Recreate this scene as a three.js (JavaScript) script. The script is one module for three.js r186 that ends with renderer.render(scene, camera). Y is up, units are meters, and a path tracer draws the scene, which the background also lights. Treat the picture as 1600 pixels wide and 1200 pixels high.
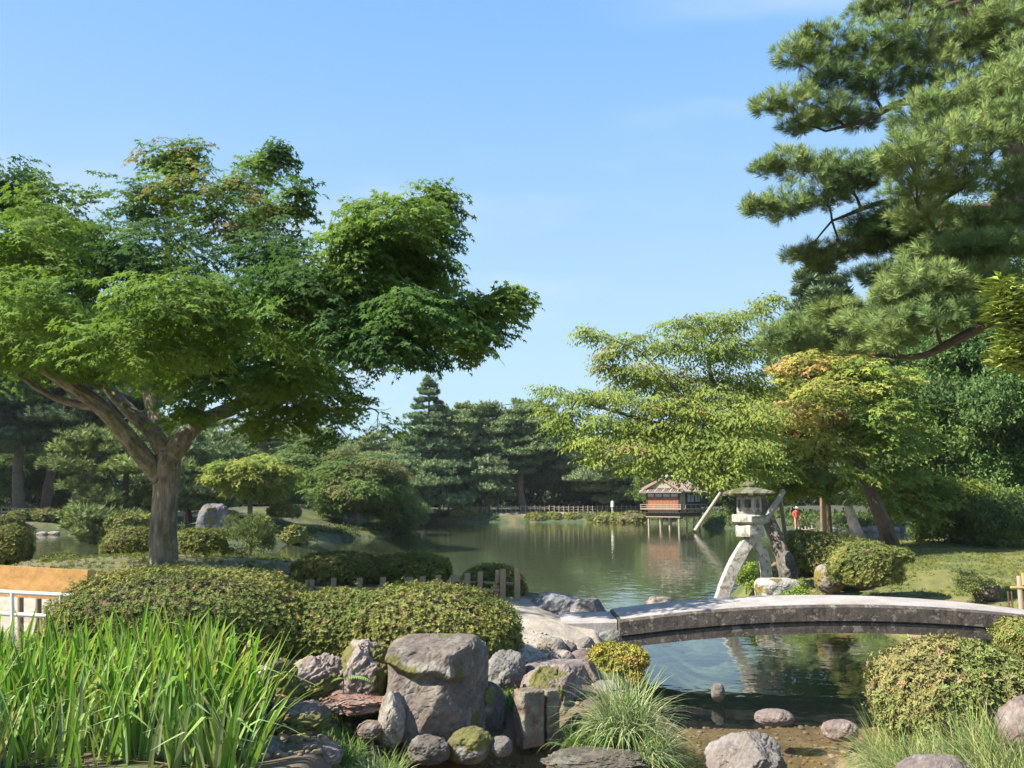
import * as THREE from 'three';
import { mergeGeometries, mergeVertices } from 'three/addons/utils/BufferGeometryUtils.js';

// ---------- camera, sky, sun, exposure ----------
const EXPOSURE = 2.7;
const F = 1300, HORIZON = 780, EYE = 2.26, PITCH = Math.atan((HORIZON - 600) / F);
const scene = new THREE.Scene();
const camera = new THREE.PerspectiveCamera(2 * Math.atan(600 / F) * 180 / Math.PI, 4 / 3, 0.1, 900);
camera.position.set(0, EYE, 0); camera.rotation.x = PITCH;
scene.add(camera);
const renderer = new THREE.WebGLRenderer({ antialias: true });
renderer.setSize(1024, 768);
renderer.toneMapping = THREE.LinearToneMapping; renderer.toneMappingExposure = EXPOSURE;
renderer.shadowMap.enabled = true;
const SUN = new THREE.Vector3(-0.66, 0.70, 0.21).normalize();
const sun = new THREE.DirectionalLight(new THREE.Color(1, 0.93, 0.80), 5);
sun.name = 'sun'; sun.position.copy(SUN).multiplyScalar(120).add(new THREE.Vector3(0, 0, -30)); sun.target.position.set(0, 0, -30);
sun.castShadow = true; sun.shadow.mapSize.set(4096, 4096);
Object.assign(sun.shadow.camera, { left: -70, right: 70, top: 70, bottom: -70, near: 1, far: 300 });
scene.add(sun, sun.target);

// ---------- random numbers and noise ----------
function rng(seed) { let a = seed >>> 0; return () => { a = a + 0x6D2B79F5 | 0; let t = Math.imul(a ^ a >>> 15, 1 | a); t = t + Math.imul(t ^ t >>> 7, 61 | t) ^ t; return ((t ^ t >>> 14) >>> 0) / 4294967296; }; }
const hash3 = (x, y, z) => { let h = Math.imul(x, 374761393) + Math.imul(y, 668265263) + Math.imul(z, 2147483647 ^ 1274126177) | 0; h = Math.imul(h ^ h >>> 13, 1274126177); return ((h ^ h >>> 16) >>> 0) / 4294967296; };
const fade = (t) => t * t * (3 - 2 * t), mixn = (a, b, t) => a + (b - a) * t, clamp = (x, a = 0, b = 1) => Math.min(b, Math.max(a, x));
const sstep = (a, b, x) => fade(clamp((x - a) / (b - a)));
function noise(x, y, z = 0, per = 0) {
  const X = Math.floor(x), Y = Math.floor(y), Z = Math.floor(z), fx = fade(x - X), fy = fade(y - Y), fz = fade(z - Z);
  const w = per ? (v) => ((v % per) + per) % per : (v) => v;
  const h = (i, j, k) => hash3(w(X + i), w(Y + j), Z + k);
  return mixn(mixn(mixn(h(0, 0, 0), h(1, 0, 0), fx), mixn(h(0, 1, 0), h(1, 1, 0), fx), fy), mixn(mixn(h(0, 0, 1), h(1, 0, 1), fx), mixn(h(0, 1, 1), h(1, 1, 1), fx), fy), fz);
}
function fbm(x, y, z = 0, o = 4) { let s = 0, a = 0.5, n = 0; for (let i = 0; i < o; i++) { s += a * noise(x, y, z); n += a; a *= 0.5; x = x * 2.03 + 17.1; y = y * 2.03 + 5.3; z = z * 2.03 + 9.7; } return s / n; }

// ---------- the sky: clear summer blue, paler towards the horizon, a few thin wisps ----------
{
  const W = 1024, H = 512, data = new Float32Array(W * H * 4);
  const hi = [0.15, 0.34, 0.92], mid = [0.25, 0.54, 1.02], low = [0.66, 0.91, 1.04];
  for (let r = 0; r < H; r++) {
    const el = ((r + 0.5) / H - 0.5) * Math.PI, t = clamp(el / (Math.PI / 2));
    for (let c = 0; c < W; c++) {
      const az = ((c + 0.5) / W - 0.5) * 2 * Math.PI, x = Math.cos(az) * Math.cos(el), y = Math.sin(el), z = Math.sin(az) * Math.cos(el);
      const k1 = sstep(-0.04, 0.42, t), k2 = sstep(0.30, 1, t), near = Math.max(0, x * SUN.x + y * SUN.y + z * SUN.z);
      let wisp = 0;
      if (el > 0.03) { const px = x / (y + 0.25), pz = z / (y + 0.25); wisp = sstep(0.46, 0.70, fbm(px * 2.2 + 3, pz * 6.5 + 1.7, 0.5, 5)) * sstep(0.24, 0.5, fbm(px * 1.1 + 8, pz * 1.1, 2, 3)) * 0.55; }
      for (let i = 0; i < 3; i++) {
        let v = mixn(mixn(low[i], mid[i], k1), hi[i], k2);
        v = mixn(v, [0.72, 0.88, 1.0][i], 0.22 * near ** 2 * (1 - k2 * 0.5));
        data[(r * W + c) * 4 + i] = mixn(v, [0.80, 0.91, 1.0][i], wisp) / EXPOSURE;
      }
      data[(r * W + c) * 4 + 3] = 1;
    }
  }
  const t = new THREE.DataTexture(data, W, H, THREE.RGBAFormat, THREE.FloatType);
  t.mapping = THREE.EquirectangularReflectionMapping; t.magFilter = t.minFilter = THREE.LinearFilter; t.needsUpdate = true;
  scene.background = t; scene.environment = t;
}

// ---------- helpers ----------
const V = (x, y, z) => new THREE.Vector3(x, y, z);
const cp = Math.cos(PITCH), sp = Math.sin(PITCH);
function dirOf(px, py) { const x = (px - 800) / F, y = -(py - 600) / F; return V(x, y * cp + sp, y * sp - cp); }
const at = (px, py, d) => { const v = dirOf(px, py); return v.multiplyScalar(d / -v.z).add(V(0, EYE, 0)); };       // the point d metres ahead
const onY = (px, py, y = 0) => { const v = dirOf(px, py); return v.multiplyScalar((y - EYE) / v.y).add(V(0, EYE, 0)); };   // the point at a height
const used = new Map();
function numbered(n) { const k = used.get(n) || 0; used.set(n, k + 1); return k ? n + '_' + String(k).padStart(3, '0') : n; }
function tag(o, label, category, group, kind) { const u = o.userData; if (label) u.label = label; if (category) u.category = category; if (group) u.group = group; if (kind) u.kind = kind; return o; }
function thing(name, label, category, p = V(0, 0, 0), turn = 0, group) { const o = new THREE.Group(); o.name = numbered(name); o.position.copy(p); o.rotation.y = turn; scene.add(o); return tag(o, label, category, group); }
function part(name, geo, mat, parent, kind) { const m = new THREE.Mesh(geo, mat); m.name = name; m.castShadow = m.receiveShadow = true; parent.add(m); if (kind) m.userData.kind = kind; return m; }
function solo(name, geo, mat, label, category, p = V(0, 0, 0), turn = 0, group) { const m = part(numbered(name), geo, mat, scene); m.position.copy(p); m.rotation.y = turn; return tag(m, label, category, group); }
function struct(name, geo, mat) { const m = part(name, geo, mat, scene, 'structure'); return m; }

class MB { // triangles gathered into one geometry, optionally coloured
  constructor() { this.p = []; this.c = null; this.u = []; }
  tri(a, b, c, col) { this.p.push(a.x, a.y, a.z, b.x, b.y, b.z, c.x, c.y, c.z); if (col) { this.c = this.c || []; for (let i = 0; i < 3; i++) this.c.push(col[0], col[1], col[2]); } }
  quad(a, b, c, d, col) { this.tri(a, b, c, col); this.tri(a, c, d, col); }
  build() {
    const g = new THREE.BufferGeometry(); g.setAttribute('position', new THREE.Float32BufferAttribute(this.p, 3));
    if (this.c) g.setAttribute('color', new THREE.Float32BufferAttribute(this.c, 3));
    g.computeVertexNormals(); return g;
  }
}
const M4 = new THREE.Matrix4(), Q = new THREE.Quaternion(), Q2 = new THREE.Quaternion(), E = new THREE.Euler(), UP = V(0, 1, 0), SC = V(1, 1, 1);
class Copies { // placements for an InstancedMesh
  constructor() { this.m = []; this.c = []; this.n = 0; }
  add(p, q, s, c) { SC.set(s, s, s); M4.compose(p, q, SC); for (let i = 0; i < 16; i++) this.m.push(M4.elements[i]); this.c.push(c[0], c[1], c[2]); this.n++; }
  build(name, geo, mat, parent, kind = 'stuff') {
    const o = new THREE.InstancedMesh(geo, mat, this.n); o.name = name; o.instanceMatrix.array.set(this.m);
    o.instanceColor = new THREE.InstancedBufferAttribute(new Float32Array(this.c), 3);
    o.castShadow = o.receiveShadow = true; if (kind) o.userData.kind = kind; parent.add(o); return o;
  }
}
// several leaf shapes per plant: the placements are dealt out among them
function deal(copies, name, geos, mat, parent) {
  const per = geos.map(() => new Copies());
  for (let i = 0; i < copies.n; i++) { const k = per[i % geos.length]; for (let j = 0; j < 16; j++) k.m.push(copies.m[i * 16 + j]); k.c.push(copies.c[i * 3], copies.c[i * 3 + 1], copies.c[i * 3 + 2]); k.n++; }
  per.forEach((k, i) => k.n && k.build(name, geos[i], mat, parent));
}
function tube(pts, radii, rad = 7, seg = 0, wob = 0, seed = 1) {
  const curve = new THREE.CatmullRomCurve3(pts), n = seg || Math.max(4, pts.length * 4), pos = [], uv = [], idx = [], L = curve.getLength();
  const fr = curve.computeFrenetFrames(n, false);
  for (let i = 0; i <= n; i++) {
    const t = i / n, c = curve.getPoint(t), k = t * (radii.length - 1), a = Math.floor(Math.min(k, radii.length - 2)), r = mixn(radii[a], radii[a + 1], k - a);
    for (let j = 0; j <= rad; j++) {
      const th = j / rad * Math.PI * 2, N = fr.normals[i], B = fr.binormals[i], w = wob ? 1 + wob * (fbm(Math.cos(th) * 1.6 + seed, Math.sin(th) * 1.6, t * L * 1.3, 3) - 0.5) * 2 : 1;
      pos.push(c.x + r * w * (N.x * Math.cos(th) + B.x * Math.sin(th)), c.y + r * w * (N.y * Math.cos(th) + B.y * Math.sin(th)), c.z + r * w * (N.z * Math.cos(th) + B.z * Math.sin(th)));
      uv.push(j / rad * 2 * Math.round(Math.max(1, radii[0] * 4)) / 2, t * L * 0.8);
    }
  }
  for (let i = 0; i < n; i++) for (let j = 0; j < rad; j++) { const a = i * (rad + 1) + j, b = a + rad + 1; idx.push(a, b, a + 1, b, b + 1, a + 1); }
  for (const [row, flip] of [[0, 1], [n, 0]]) { const c = pts[row ? pts.length - 1 : 0], k = pos.length / 3; pos.push(c.x, c.y, c.z); uv.push(0, 0); for (let j = 0; j < rad; j++) { const a = row * (rad + 1) + j; flip ? idx.push(k, a, a + 1) : idx.push(k, a + 1, a); } }
  const g = new THREE.BufferGeometry(); g.setAttribute('position', new THREE.Float32BufferAttribute(pos, 3)); g.setAttribute('uv', new THREE.Float32BufferAttribute(uv, 2)); g.setIndex(idx); g.computeVertexNormals(); return g;
}
function box(w, h, d, x = 0, y = 0, z = 0, ry = 0, rz = 0) { const g = new THREE.BoxGeometry(w, h, d); if (rz) g.rotateZ(rz); if (ry) g.rotateY(ry); g.translate(x, y, z); return g; }
function bar(a, b, r, rad = 8, r2 = r) { return tube([a, a.clone().lerp(b, 0.5), b], [r, (r + r2) / 2, r2], rad, 4); }

// ---------- textures and materials ----------
function tex(size, fn, srgb = false, rep = [1, 1]) {
  const d = new Uint8Array(size * size * 4);
  for (let y = 0; y < size; y++) for (let x = 0; x < size; x++) { const v = fn(x / size, y / size), o = (y * size + x) * 4; for (let i = 0; i < 3; i++) d[o + i] = clamp(Array.isArray(v) ? v[i] : v) * 255; d[o + 3] = 255; }
  const t = new THREE.DataTexture(d, size, size); t.wrapS = t.wrapT = THREE.RepeatWrapping; t.magFilter = THREE.LinearFilter; t.minFilter = THREE.LinearMipmapLinearFilter; t.generateMipmaps = true; if (srgb) t.colorSpace = THREE.SRGBColorSpace; t.repeat.set(...rep); t.needsUpdate = true; return t;
}
function pfbm(u, v, per, o, s = 0) { let a = 0.5, r = 0, n = 0; for (let i = 0; i < o; i++) { r += a * noise(u * per, v * per, s + i * 7.3, per); n += a; a *= 0.52; per *= 2; } return r / n; }
const T = {
  grain: tex(512, (u, v) => 0.62 + 0.5 * (pfbm(u, v, 8, 6, 3) - 0.5) + 0.35 * (pfbm(u, v, 96, 2, 11) - 0.5) + 0.1),
  rough: tex(512, (u, v) => pfbm(u, v, 10, 6, 21)),
  bark: tex(512, (u, v) => { const w = pfbm(u, v, 4, 3, 5); return clamp(0.15 + 1.1 * Math.abs(pfbm(u + w * 0.06, v * 0.25, 16, 4, 31) - 0.5) * 2 + 0.25 * (pfbm(u, v, 48, 2, 8) - 0.5)); }),
  barkcol: tex(512, (u, v) => { const a = pfbm(u, v, 5, 5, 41), b = pfbm(u, v * 0.3, 24, 3, 47); return 0.45 + 0.55 * a + 0.35 * (b - 0.5); }),
  water: tex(1024, (u, v) => 0.5 + 0.55 * (pfbm(u, v * 1, 10, 3, 61) - 0.5) + 0.35 * (pfbm(u, v, 26, 3, 67) - 0.5)),
  mossbark: tex(1024, (u, v) => { const a = pfbm(u, v, 5, 5, 41), b = pfbm(u, v * 0.3, 24, 3, 47), m = sstep(0.50, 0.60, pfbm(u, v, 4, 5, 171) + 0.15 * (b - 0.5)), l = sstep(0.60, 0.66, pfbm(u, v, 12, 4, 173)), c = [0.56, 0.515, 0.45].map((x) => x * (0.55 + 0.6 * a + 0.5 * (b - 0.5))); return [0, 1, 2].map((i) => mixn(mixn(c[i], [0.36, 0.36, 0.19][i] * (0.7 + 0.6 * b), m * 0.42), [0.62, 0.60, 0.54][i], l * 0.35)); }, true),
  wood: tex(512, (u, v) => { const w = pfbm(u, v, 3, 3, 71); return 0.55 + 0.4 * (pfbm(u * 1, v * 0.08 + w * 0.02, 64, 3, 73) - 0.2) + 0.15 * (pfbm(u, v, 90, 2, 75) - 0.5); }),
};
const std = (o) => new THREE.MeshStandardMaterial({ roughness: 0.9, ...o });
const rgb = (r, g, b) => new THREE.Color().setRGB(r, g, b);
const clone = (t, x, y) => { const c = t.clone(); c.repeat.set(x, y); c.needsUpdate = true; return c; };
const leafMat = (name, trans = 0.35, rough = 0.75) => new THREE.MeshPhysicalMaterial({ name, color: rgb(1, 1, 1), roughness: rough, transmission: trans, thickness: 0, side: THREE.DoubleSide, specularIntensity: 0.2 });
const MAT = {
  leaf: leafMat('leaf', 0.45, 0.95), needle: leafMat('needle', 0.12, 0.9), azalea: leafMat('azalea_leaf', 0.15, 0.85), blade: new THREE.MeshPhysicalMaterial({ name: 'blade', vertexColors: true, roughness: 0.85, transmission: 0.4, thickness: 0, side: THREE.DoubleSide, specularIntensity: 0.6 }),
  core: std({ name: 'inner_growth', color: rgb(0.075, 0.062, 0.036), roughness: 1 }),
  bark: std({ name: 'bark', color: rgb(0.20, 0.165, 0.125), map: T.barkcol, bumpMap: T.bark, bumpScale: 0.03 }),
  mapleBark: std({ name: 'maple_bark', color: rgb(1, 1, 1), map: T.mossbark, bumpMap: T.bark, bumpScale: 0.022 }),
  pineBark: std({ name: 'pine_bark', color: rgb(0.20, 0.13, 0.095), map: T.barkcol, bumpMap: T.bark, bumpScale: 0.04 }),
  redBark: std({ name: 'red_pine_bark', color: rgb(0.30, 0.17, 0.12), map: T.barkcol, bumpMap: T.bark, bumpScale: 0.04 }),
  stone: std({ name: 'stone', vertexColors: true, color: rgb(1, 1, 1), map: T.grain, bumpMap: T.rough, bumpScale: 0.05, roughness: 0.85 }),
  ground: std({ name: 'ground', vertexColors: true, map: T.grain, bumpMap: T.rough, bumpScale: 0.05, roughness: 0.97 }),
  pole: std({ name: 'weathered_pole', color: rgb(0.42, 0.36, 0.29), map: T.wood, bumpMap: T.wood, bumpScale: 0.006 }),
  bamboo: std({ name: 'bamboo', color: rgb(0.50, 0.36, 0.14), map: T.wood, roughness: 0.5 }),
  oldBamboo: std({ name: 'old_bamboo', color: rgb(0.40, 0.30, 0.19), map: T.wood, roughness: 0.7 }),
  rope: std({ name: 'rope', color: rgb(0.03, 0.025, 0.022), bumpMap: T.rough, bumpScale: 0.01 }),
};

// ---------- the ground: one sheet with the banks, the island and the pond bed ----------
const xz = (px, py) => { const p = onY(px, py, 0); return [p.x, p.z]; };
const LAND = {
  a: [[-1.2, 8], [-1.2, -5.5], xz(575, 1192), xz(660, 1180), xz(760, 1170), xz(830, 1162), xz(900, 1172), xz(985, 1172), xz(1030, 1140), xz(1000, 1090), xz(985, 1050), [1.62, -11.0], [1.6, -12.8], xz(945, 962), xz(900, 958), xz(820, 950), xz(760, 941), xz(700, 925), xz(600, 912), xz(480, 900), xz(380, 893), xz(300, 889), xz(170, 890), xz(100, 893), xz(0, 897), xz(-200, 898), [-30, -24], [-60, -20], [-60, 8]],
  b: [[-20.2, -44.5], [-18.6, -41.5], [-11.8, -41], [-9, -47], [-7, -56], [-7.2, -61], [-10, -70], [-25, -72], [-23, -52]],
  c: [[-200, -46], [-60, -48], [-34, -55], [-29, -61], [-27, -74], [-16, -80], xz(600, 815), xz(700, 815.5), xz(800, 816), xz(900, 816), xz(1000, 816.5), xz(1060, 818), xz(1110, 824), xz(1200, 828), xz(1300, 829), xz(1450, 831), xz(1600, 832), [60, -54], [200, -52], [200, -480], [-200, -480]],
  d: [[6.6, -11.0], [6.6, -13], [6.3, -15.3], [5.4, -17], [5.0, -18], [5.1, -20], [6.3, -23], [8.5, -28], [11, -34], [14, -37], [24, -38], [90, -34], [90, 8], [2.9, 8], [2.8, -5.5], xz(1310, 1200), xz(1345, 1180), xz(1385, 1140), xz(1425, 1095), xz(1485, 1055), [6.3, -10.7]],
};
const PATH = [[-14, -11.2], [-5, -10.9], [-1.5, -10.6], [0.05, -9.1], [0.75, -9.1], [1.0, -10.2], [1.6, -11.1], [1.55, -13.4], [0.2, -15.3], [-3, -14.7], [-14, -15]];
function sd(poly, x, z) {
  let d = 1e9, ins = false;
  for (let i = 0, j = poly.length - 1; i < poly.length; j = i++) {
    const [ax, az] = poly[j], [bx, bz] = poly[i], ex = bx - ax, ez = bz - az, t = clamp(((x - ax) * ex + (z - az) * ez) / (ex * ex + ez * ez)), dx = x - ax - ex * t, dz = z - az - ez * t;
    d = Math.min(d, dx * dx + dz * dz);
    if ((az > z) !== (bz > z) && x < ax + (z - az) / (bz - az) * ex) ins = !ins;
  }
  return (ins ? 1 : -1) * Math.sqrt(d);
}
function zone(x, z) { let k = 'a', best = -1e9; for (const n in LAND) { const s = sd(LAND[n], x, z); if (s > best) { best = s; k = n; } } return [k, best]; }
const bell = (x, z, cx, cz, r) => Math.exp(-((x - cx) ** 2 + (z - cz) ** 2) / (r * r));
function groundY(x, z, known) {
  const [k, s0] = known || zone(x, z), w = 0.25 * (fbm(x * 0.9, z * 0.9, 4, 3) - 0.5) * clamp(-z / 12), s = s0 + w * 2;
  if (s < 0) { const deep = mixn(0.17, 0.9, sstep(9.3, 11.2, -z)); return -deep * sstep(0, mixn(0.35, 2.5, sstep(8, 20, -z)), -s) - 0.02 + 0.05 * (fbm(x * 3, z * 3, 8, 3) - 0.5); }
  const rough = 0.1 * (fbm(x * 0.8, z * 0.8, 2, 4) - 0.5);
  if (k === 'a') return sstep(0, 0.35, s) * (0.30 + 0.20 * sstep(0.4, 1.6, s) - 0.17 * sstep(-1.6, -2.4, x) * sstep(9.0, 7.8, -z) + 0.26 * bell(x, z, 0.75, -11.6, 1.3) + 0.42 * bell(x, z, -7, -17.3, 4) + 0.25 * bell(x, z, -9, -21, 4) + rough * (sd(PATH, x, z) > 0 ? 0.2 : 1));
  if (k === 'b') return 0.35 * sstep(0, 1, s) + 1.55 * sstep(0, 9, s) + rough * 2.5;
  if (k === 'c') return 0.55 * sstep(0, 0.8, s) + 0.4 * sstep(0.5, 4, s) + 0.02 * Math.max(0, s - 6) + rough * 2;
  return 0.36 * sstep(0, 0.5, s) - 0.22 * bell(x, z, 8, -11.8, 2.2) * sstep(0.2, 0.8, s) + 0.36 * sstep(0.4, 5, s) + rough * 1.2 * clamp(s);
}
{
  const ang = []; for (let a = -44; a <= 44; a += 0.23) ang.push(a); for (let a = 48; a < 314; a += 4) ang.push(a);
  const rad = [0]; for (let r = 0.8; r < 470; r *= 1.019) rad.push(r);
  const pos = [], col = [], uv = [], idx = [], N = ang.length;
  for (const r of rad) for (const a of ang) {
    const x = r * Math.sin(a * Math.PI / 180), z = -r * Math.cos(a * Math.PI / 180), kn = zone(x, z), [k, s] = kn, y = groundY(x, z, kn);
    pos.push(x, y, z); uv.push(x / 2.3, z / 2.3);
    const n1 = fbm(x * 0.7 + 9, z * 0.7, 1, 4), n2 = fbm(x * 4, z * 4, 5, 3), n3 = fbm(x * 12, z * 12, 7, 2);
    let c;
    const lerp3 = (p, q, t) => p.map((v, i) => mixn(v, q[i], t));
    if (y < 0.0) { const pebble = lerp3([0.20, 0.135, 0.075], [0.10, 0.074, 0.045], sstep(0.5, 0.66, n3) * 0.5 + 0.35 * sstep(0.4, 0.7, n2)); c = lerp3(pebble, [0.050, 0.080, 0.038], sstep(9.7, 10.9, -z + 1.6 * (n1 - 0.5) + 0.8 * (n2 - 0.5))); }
    else if (k === 'a') {
      const onPath = sstep(-0.12, 0.12, sd(PATH, x, z) + 0.35 * (n2 - 0.5));
      c = lerp3(lerp3([0.15, 0.11, 0.075], [0.075, 0.09, 0.025], sstep(0.42, 0.58, n1 + 0.3 * (n2 - 0.5))), [0.40, 0.345, 0.285], onPath);
      if (-z > 16) c = lerp3(c, [0.13, 0.13, 0.035], sstep(0.4, 0.55, n2));
    } else if (k === 'b') c = lerp3([0.105, 0.115, 0.026], [0.045, 0.062, 0.018], sstep(0.40, 0.55, n1 + 0.3 * (n2 - 0.5)));
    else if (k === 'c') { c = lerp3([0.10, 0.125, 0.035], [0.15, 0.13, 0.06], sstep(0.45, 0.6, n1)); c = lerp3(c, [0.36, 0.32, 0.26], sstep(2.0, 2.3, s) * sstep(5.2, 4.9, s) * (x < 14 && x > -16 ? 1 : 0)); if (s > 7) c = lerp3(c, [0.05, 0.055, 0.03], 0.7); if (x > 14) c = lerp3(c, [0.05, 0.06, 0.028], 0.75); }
    else { c = lerp3([0.155, 0.165, 0.035], [0.085, 0.115, 0.022], sstep(0.42, 0.62, n1)); c = lerp3(c, [0.26, 0.185, 0.10], sstep(0.47, 0.56, n2) * 0.8 * sstep(2.2, 1.2, s + 2 * (n1 - 0.5)) + 0.25 * sstep(0.5, 0.65, n2)); }
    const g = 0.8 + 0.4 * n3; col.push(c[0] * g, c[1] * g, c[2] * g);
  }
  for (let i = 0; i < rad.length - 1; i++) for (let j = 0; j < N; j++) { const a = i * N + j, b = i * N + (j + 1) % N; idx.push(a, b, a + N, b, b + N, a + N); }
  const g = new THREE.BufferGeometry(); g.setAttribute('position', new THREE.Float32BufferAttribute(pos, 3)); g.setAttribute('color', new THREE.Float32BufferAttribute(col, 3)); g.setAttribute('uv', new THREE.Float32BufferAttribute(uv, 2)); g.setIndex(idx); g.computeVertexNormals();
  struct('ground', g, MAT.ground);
}
const onGround = (x, z, dy = 0) => V(x, groundY(x, z) + dy, z);
const foot = (px, d, dy = 0) => { const p = at(px, 780, d); return onGround(p.x, p.z, dy); };   // on the ground, d metres ahead

// ---------- the water ----------
{
  const g = new THREE.PlaneGeometry(260, 130, 1, 1); g.rotateX(-Math.PI / 2); g.translate(0, 0, -55);
  const uv = g.attributes.uv, p = g.attributes.position; for (let i = 0; i < p.count; i++) uv.setXY(i, p.getX(i) / 5.3, p.getZ(i) / 4.3);
  const m = new THREE.MeshPhysicalMaterial({ name: 'water', color: rgb(0.90, 0.88, 0.76), roughness: 0.015, transmission: 1, thickness: 0, ior: 1.33, bumpMap: T.water, bumpScale: 0.010 });
  struct('pond_water', g, m);
}

// ---------- stones ----------
function stoneGeo(o) {
  const { r, seed = 1, rough = 0.35, cuts = [], detail = 18, col = [0.20, 0.17, 0.15], lichen = 0.5, moss = 0, mossCol = [0.12, 0.115, 0.025], pow = 2.2, shape, ribs = 0 } = o;
  let g = new THREE.IcosahedronGeometry(1, detail); g.deleteAttribute('uv'); g.deleteAttribute('normal'); g = mergeVertices(g, 1e-5);
  const p = g.attributes.position, c = new Float32Array(p.count * 3), uv = new Float32Array(p.count * 2), d = V(0, 0, 0);
  for (let i = 0; i < p.count; i++) {
    d.fromBufferAttribute(p, i).normalize();
    let k = 1 / Math.pow(Math.abs(d.x) ** pow + Math.abs(d.y) ** pow + Math.abs(d.z) ** pow, 1 / pow);
    for (const [nx, ny, nz, lim] of cuts) { const l = Math.hypot(nx, ny, nz), q = (d.x * nx + d.y * ny + d.z * nz) / l; if (q > 0.05) k = Math.min(k, lim / q); }
    const s = seed * 3.7;
    k *= 1 + rough * (fbm(d.x * 1.4 + s, d.y * 1.4, d.z * 1.4 + s, 3) - 0.5) + rough * 0.35 * (fbm(d.x * 5 + s, d.y * 5, d.z * 5, 3) - 0.5) + rough * 0.22 * (fbm(d.x * 14, d.y * 14 + s, d.z * 14, 3) - 0.5);
    k *= 1 - 0.045 * rough / 0.3 * (1 - sstep(0, 0.03, Math.abs(fbm(d.x * 2.3 + s + 9, d.y * 2.3, d.z * 2.3, 3) - 0.5)));
    if (ribs) k *= 1 + ribs * (Math.abs(fbm(d.x * 1.2 + d.y * 3 + s, d.y * 7 - d.x * 4, d.z * 2, 2) - 0.5) * 2 - 0.3);
    if (shape) k *= shape(d, k);
    const x = d.x * k * r[0], y = d.y * k * r[1], z = d.z * k * r[2];
    p.setXYZ(i, x, y, z); uv[i * 2] = (x * 0.8 + z * 0.6) / 0.9; uv[i * 2 + 1] = (y + (z * 0.8 - x * 0.6) * 0.55) / 0.9;
    let q = col.map((v) => v * (0.68 + 0.64 * fbm(x * 5 + s, y * 5, z * 5, 4)));
    const li = sstep(0.58, 0.66, fbm(x * 7 + 31 + s, y * 7, z * 7, 4)) * lichen; q = q.map((v, j) => mixn(v, [0.36, 0.35, 0.31][j], li * 0.6));
    const ru = sstep(0.57, 0.66, fbm(x * 4 + 71, y * 4 + s, z * 4, 3)) * lichen; q = q.map((v, j) => mixn(v, [0.17, 0.11, 0.07][j], ru * 0.5) * (0.72 + 0.56 * noise(x * 38 + s, y * 38, z * 38)));
    if (moss) { const mo = sstep(0.50, 0.56, fbm(x * 3.5 + 11 + s, y * 3.5, z * 3.5, 4) + (moss - 0.5) * 0.5); q = q.map((v, j) => mixn(v, mossCol[j] * (0.7 + 0.6 * noise(x * 60, y * 60, z * 60)), mo)); }
    c.set(q, i * 3);
  }
  g.setAttribute('color', new THREE.BufferAttribute(c, 3)); g.setAttribute('uv', new THREE.BufferAttribute(uv, 2)); g.computeVertexNormals(); return g;
}
// a stone that fills the given rectangle of the view at the distance d, sunk a little in what it lies on
function stone(name, label, [x0, y0, x1, y1], d, o = {}) {
  const s = d / F, sink = o.sink ?? 0.25, h = (y1 - y0) * s, p = at((x0 + x1) / 2, (y0 + y1) / 2, d);
  const rx = (x1 - x0) / 2 * s, ry = h / 2 * (1 + sink);
  p.y -= h / 2 * sink;
  return solo(name, stoneGeo({ r: [rx, ry, o.depth ?? rx * 0.9], ...o }), MAT.stone, label, o.category || 'stone', p, o.turn || 0, o.group);
}

// ---------- leaves, needles and how they are set ----------
const yawPitch = (yaw, pitch, roll) => { E.set(roll, yaw, pitch, 'YZX'); return Q.setFromEuler(E); };
function starLeaf(mb, o, ax, up, s, lobes = 5, col) { // a maple leaf lying along ax, facing up
  const side = V(0, 0, 0).crossVectors(up, ax).normalize(), pt = (a, r) => o.clone().addScaledVector(ax, (0.12 + Math.cos(a) * r) * s).addScaledVector(side, Math.sin(a) * r * s).addScaledVector(up, -0.22 * r * r * s);
  const c = pt(0, 0.02), span = lobes === 5 ? 2.0 : 1.25, n = (lobes - 1) / 2;
  for (let i = -n; i <= n; i++) { const a = i / n * span, len = 0.95 - 0.42 * (Math.abs(i) / n) ** 1.5, w = span / n * 0.5; const l = pt(a - w, 0.34), r = pt(a + w, 0.34), t = pt(a, len); mb.tri(c, l, t, col); mb.tri(c, t, r, col); }
}
function ovalLeaf(mb, o, ax, up, s, w = 0.45, col) {
  const side = V(0, 0, 0).crossVectors(up, ax).normalize(), m = o.clone().addScaledVector(ax, 0.5 * s).addScaledVector(up, -0.06 * s), t = o.clone().addScaledVector(ax, s).addScaledVector(up, -0.18 * s);
  const l = m.clone().addScaledVector(side, w * s * 0.5).addScaledVector(up, 0.08 * s), r = m.clone().addScaledVector(side, -w * s * 0.5).addScaledVector(up, 0.08 * s);
  mb.tri(o, l, t, col); mb.tri(o, t, r, col);
}
const rnd3 = (R) => { let v; do v = V(R() * 2 - 1, R() * 2 - 1, R() * 2 - 1); while (v.lengthSq() > 1 || v.lengthSq() < 0.01); return v; };
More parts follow.
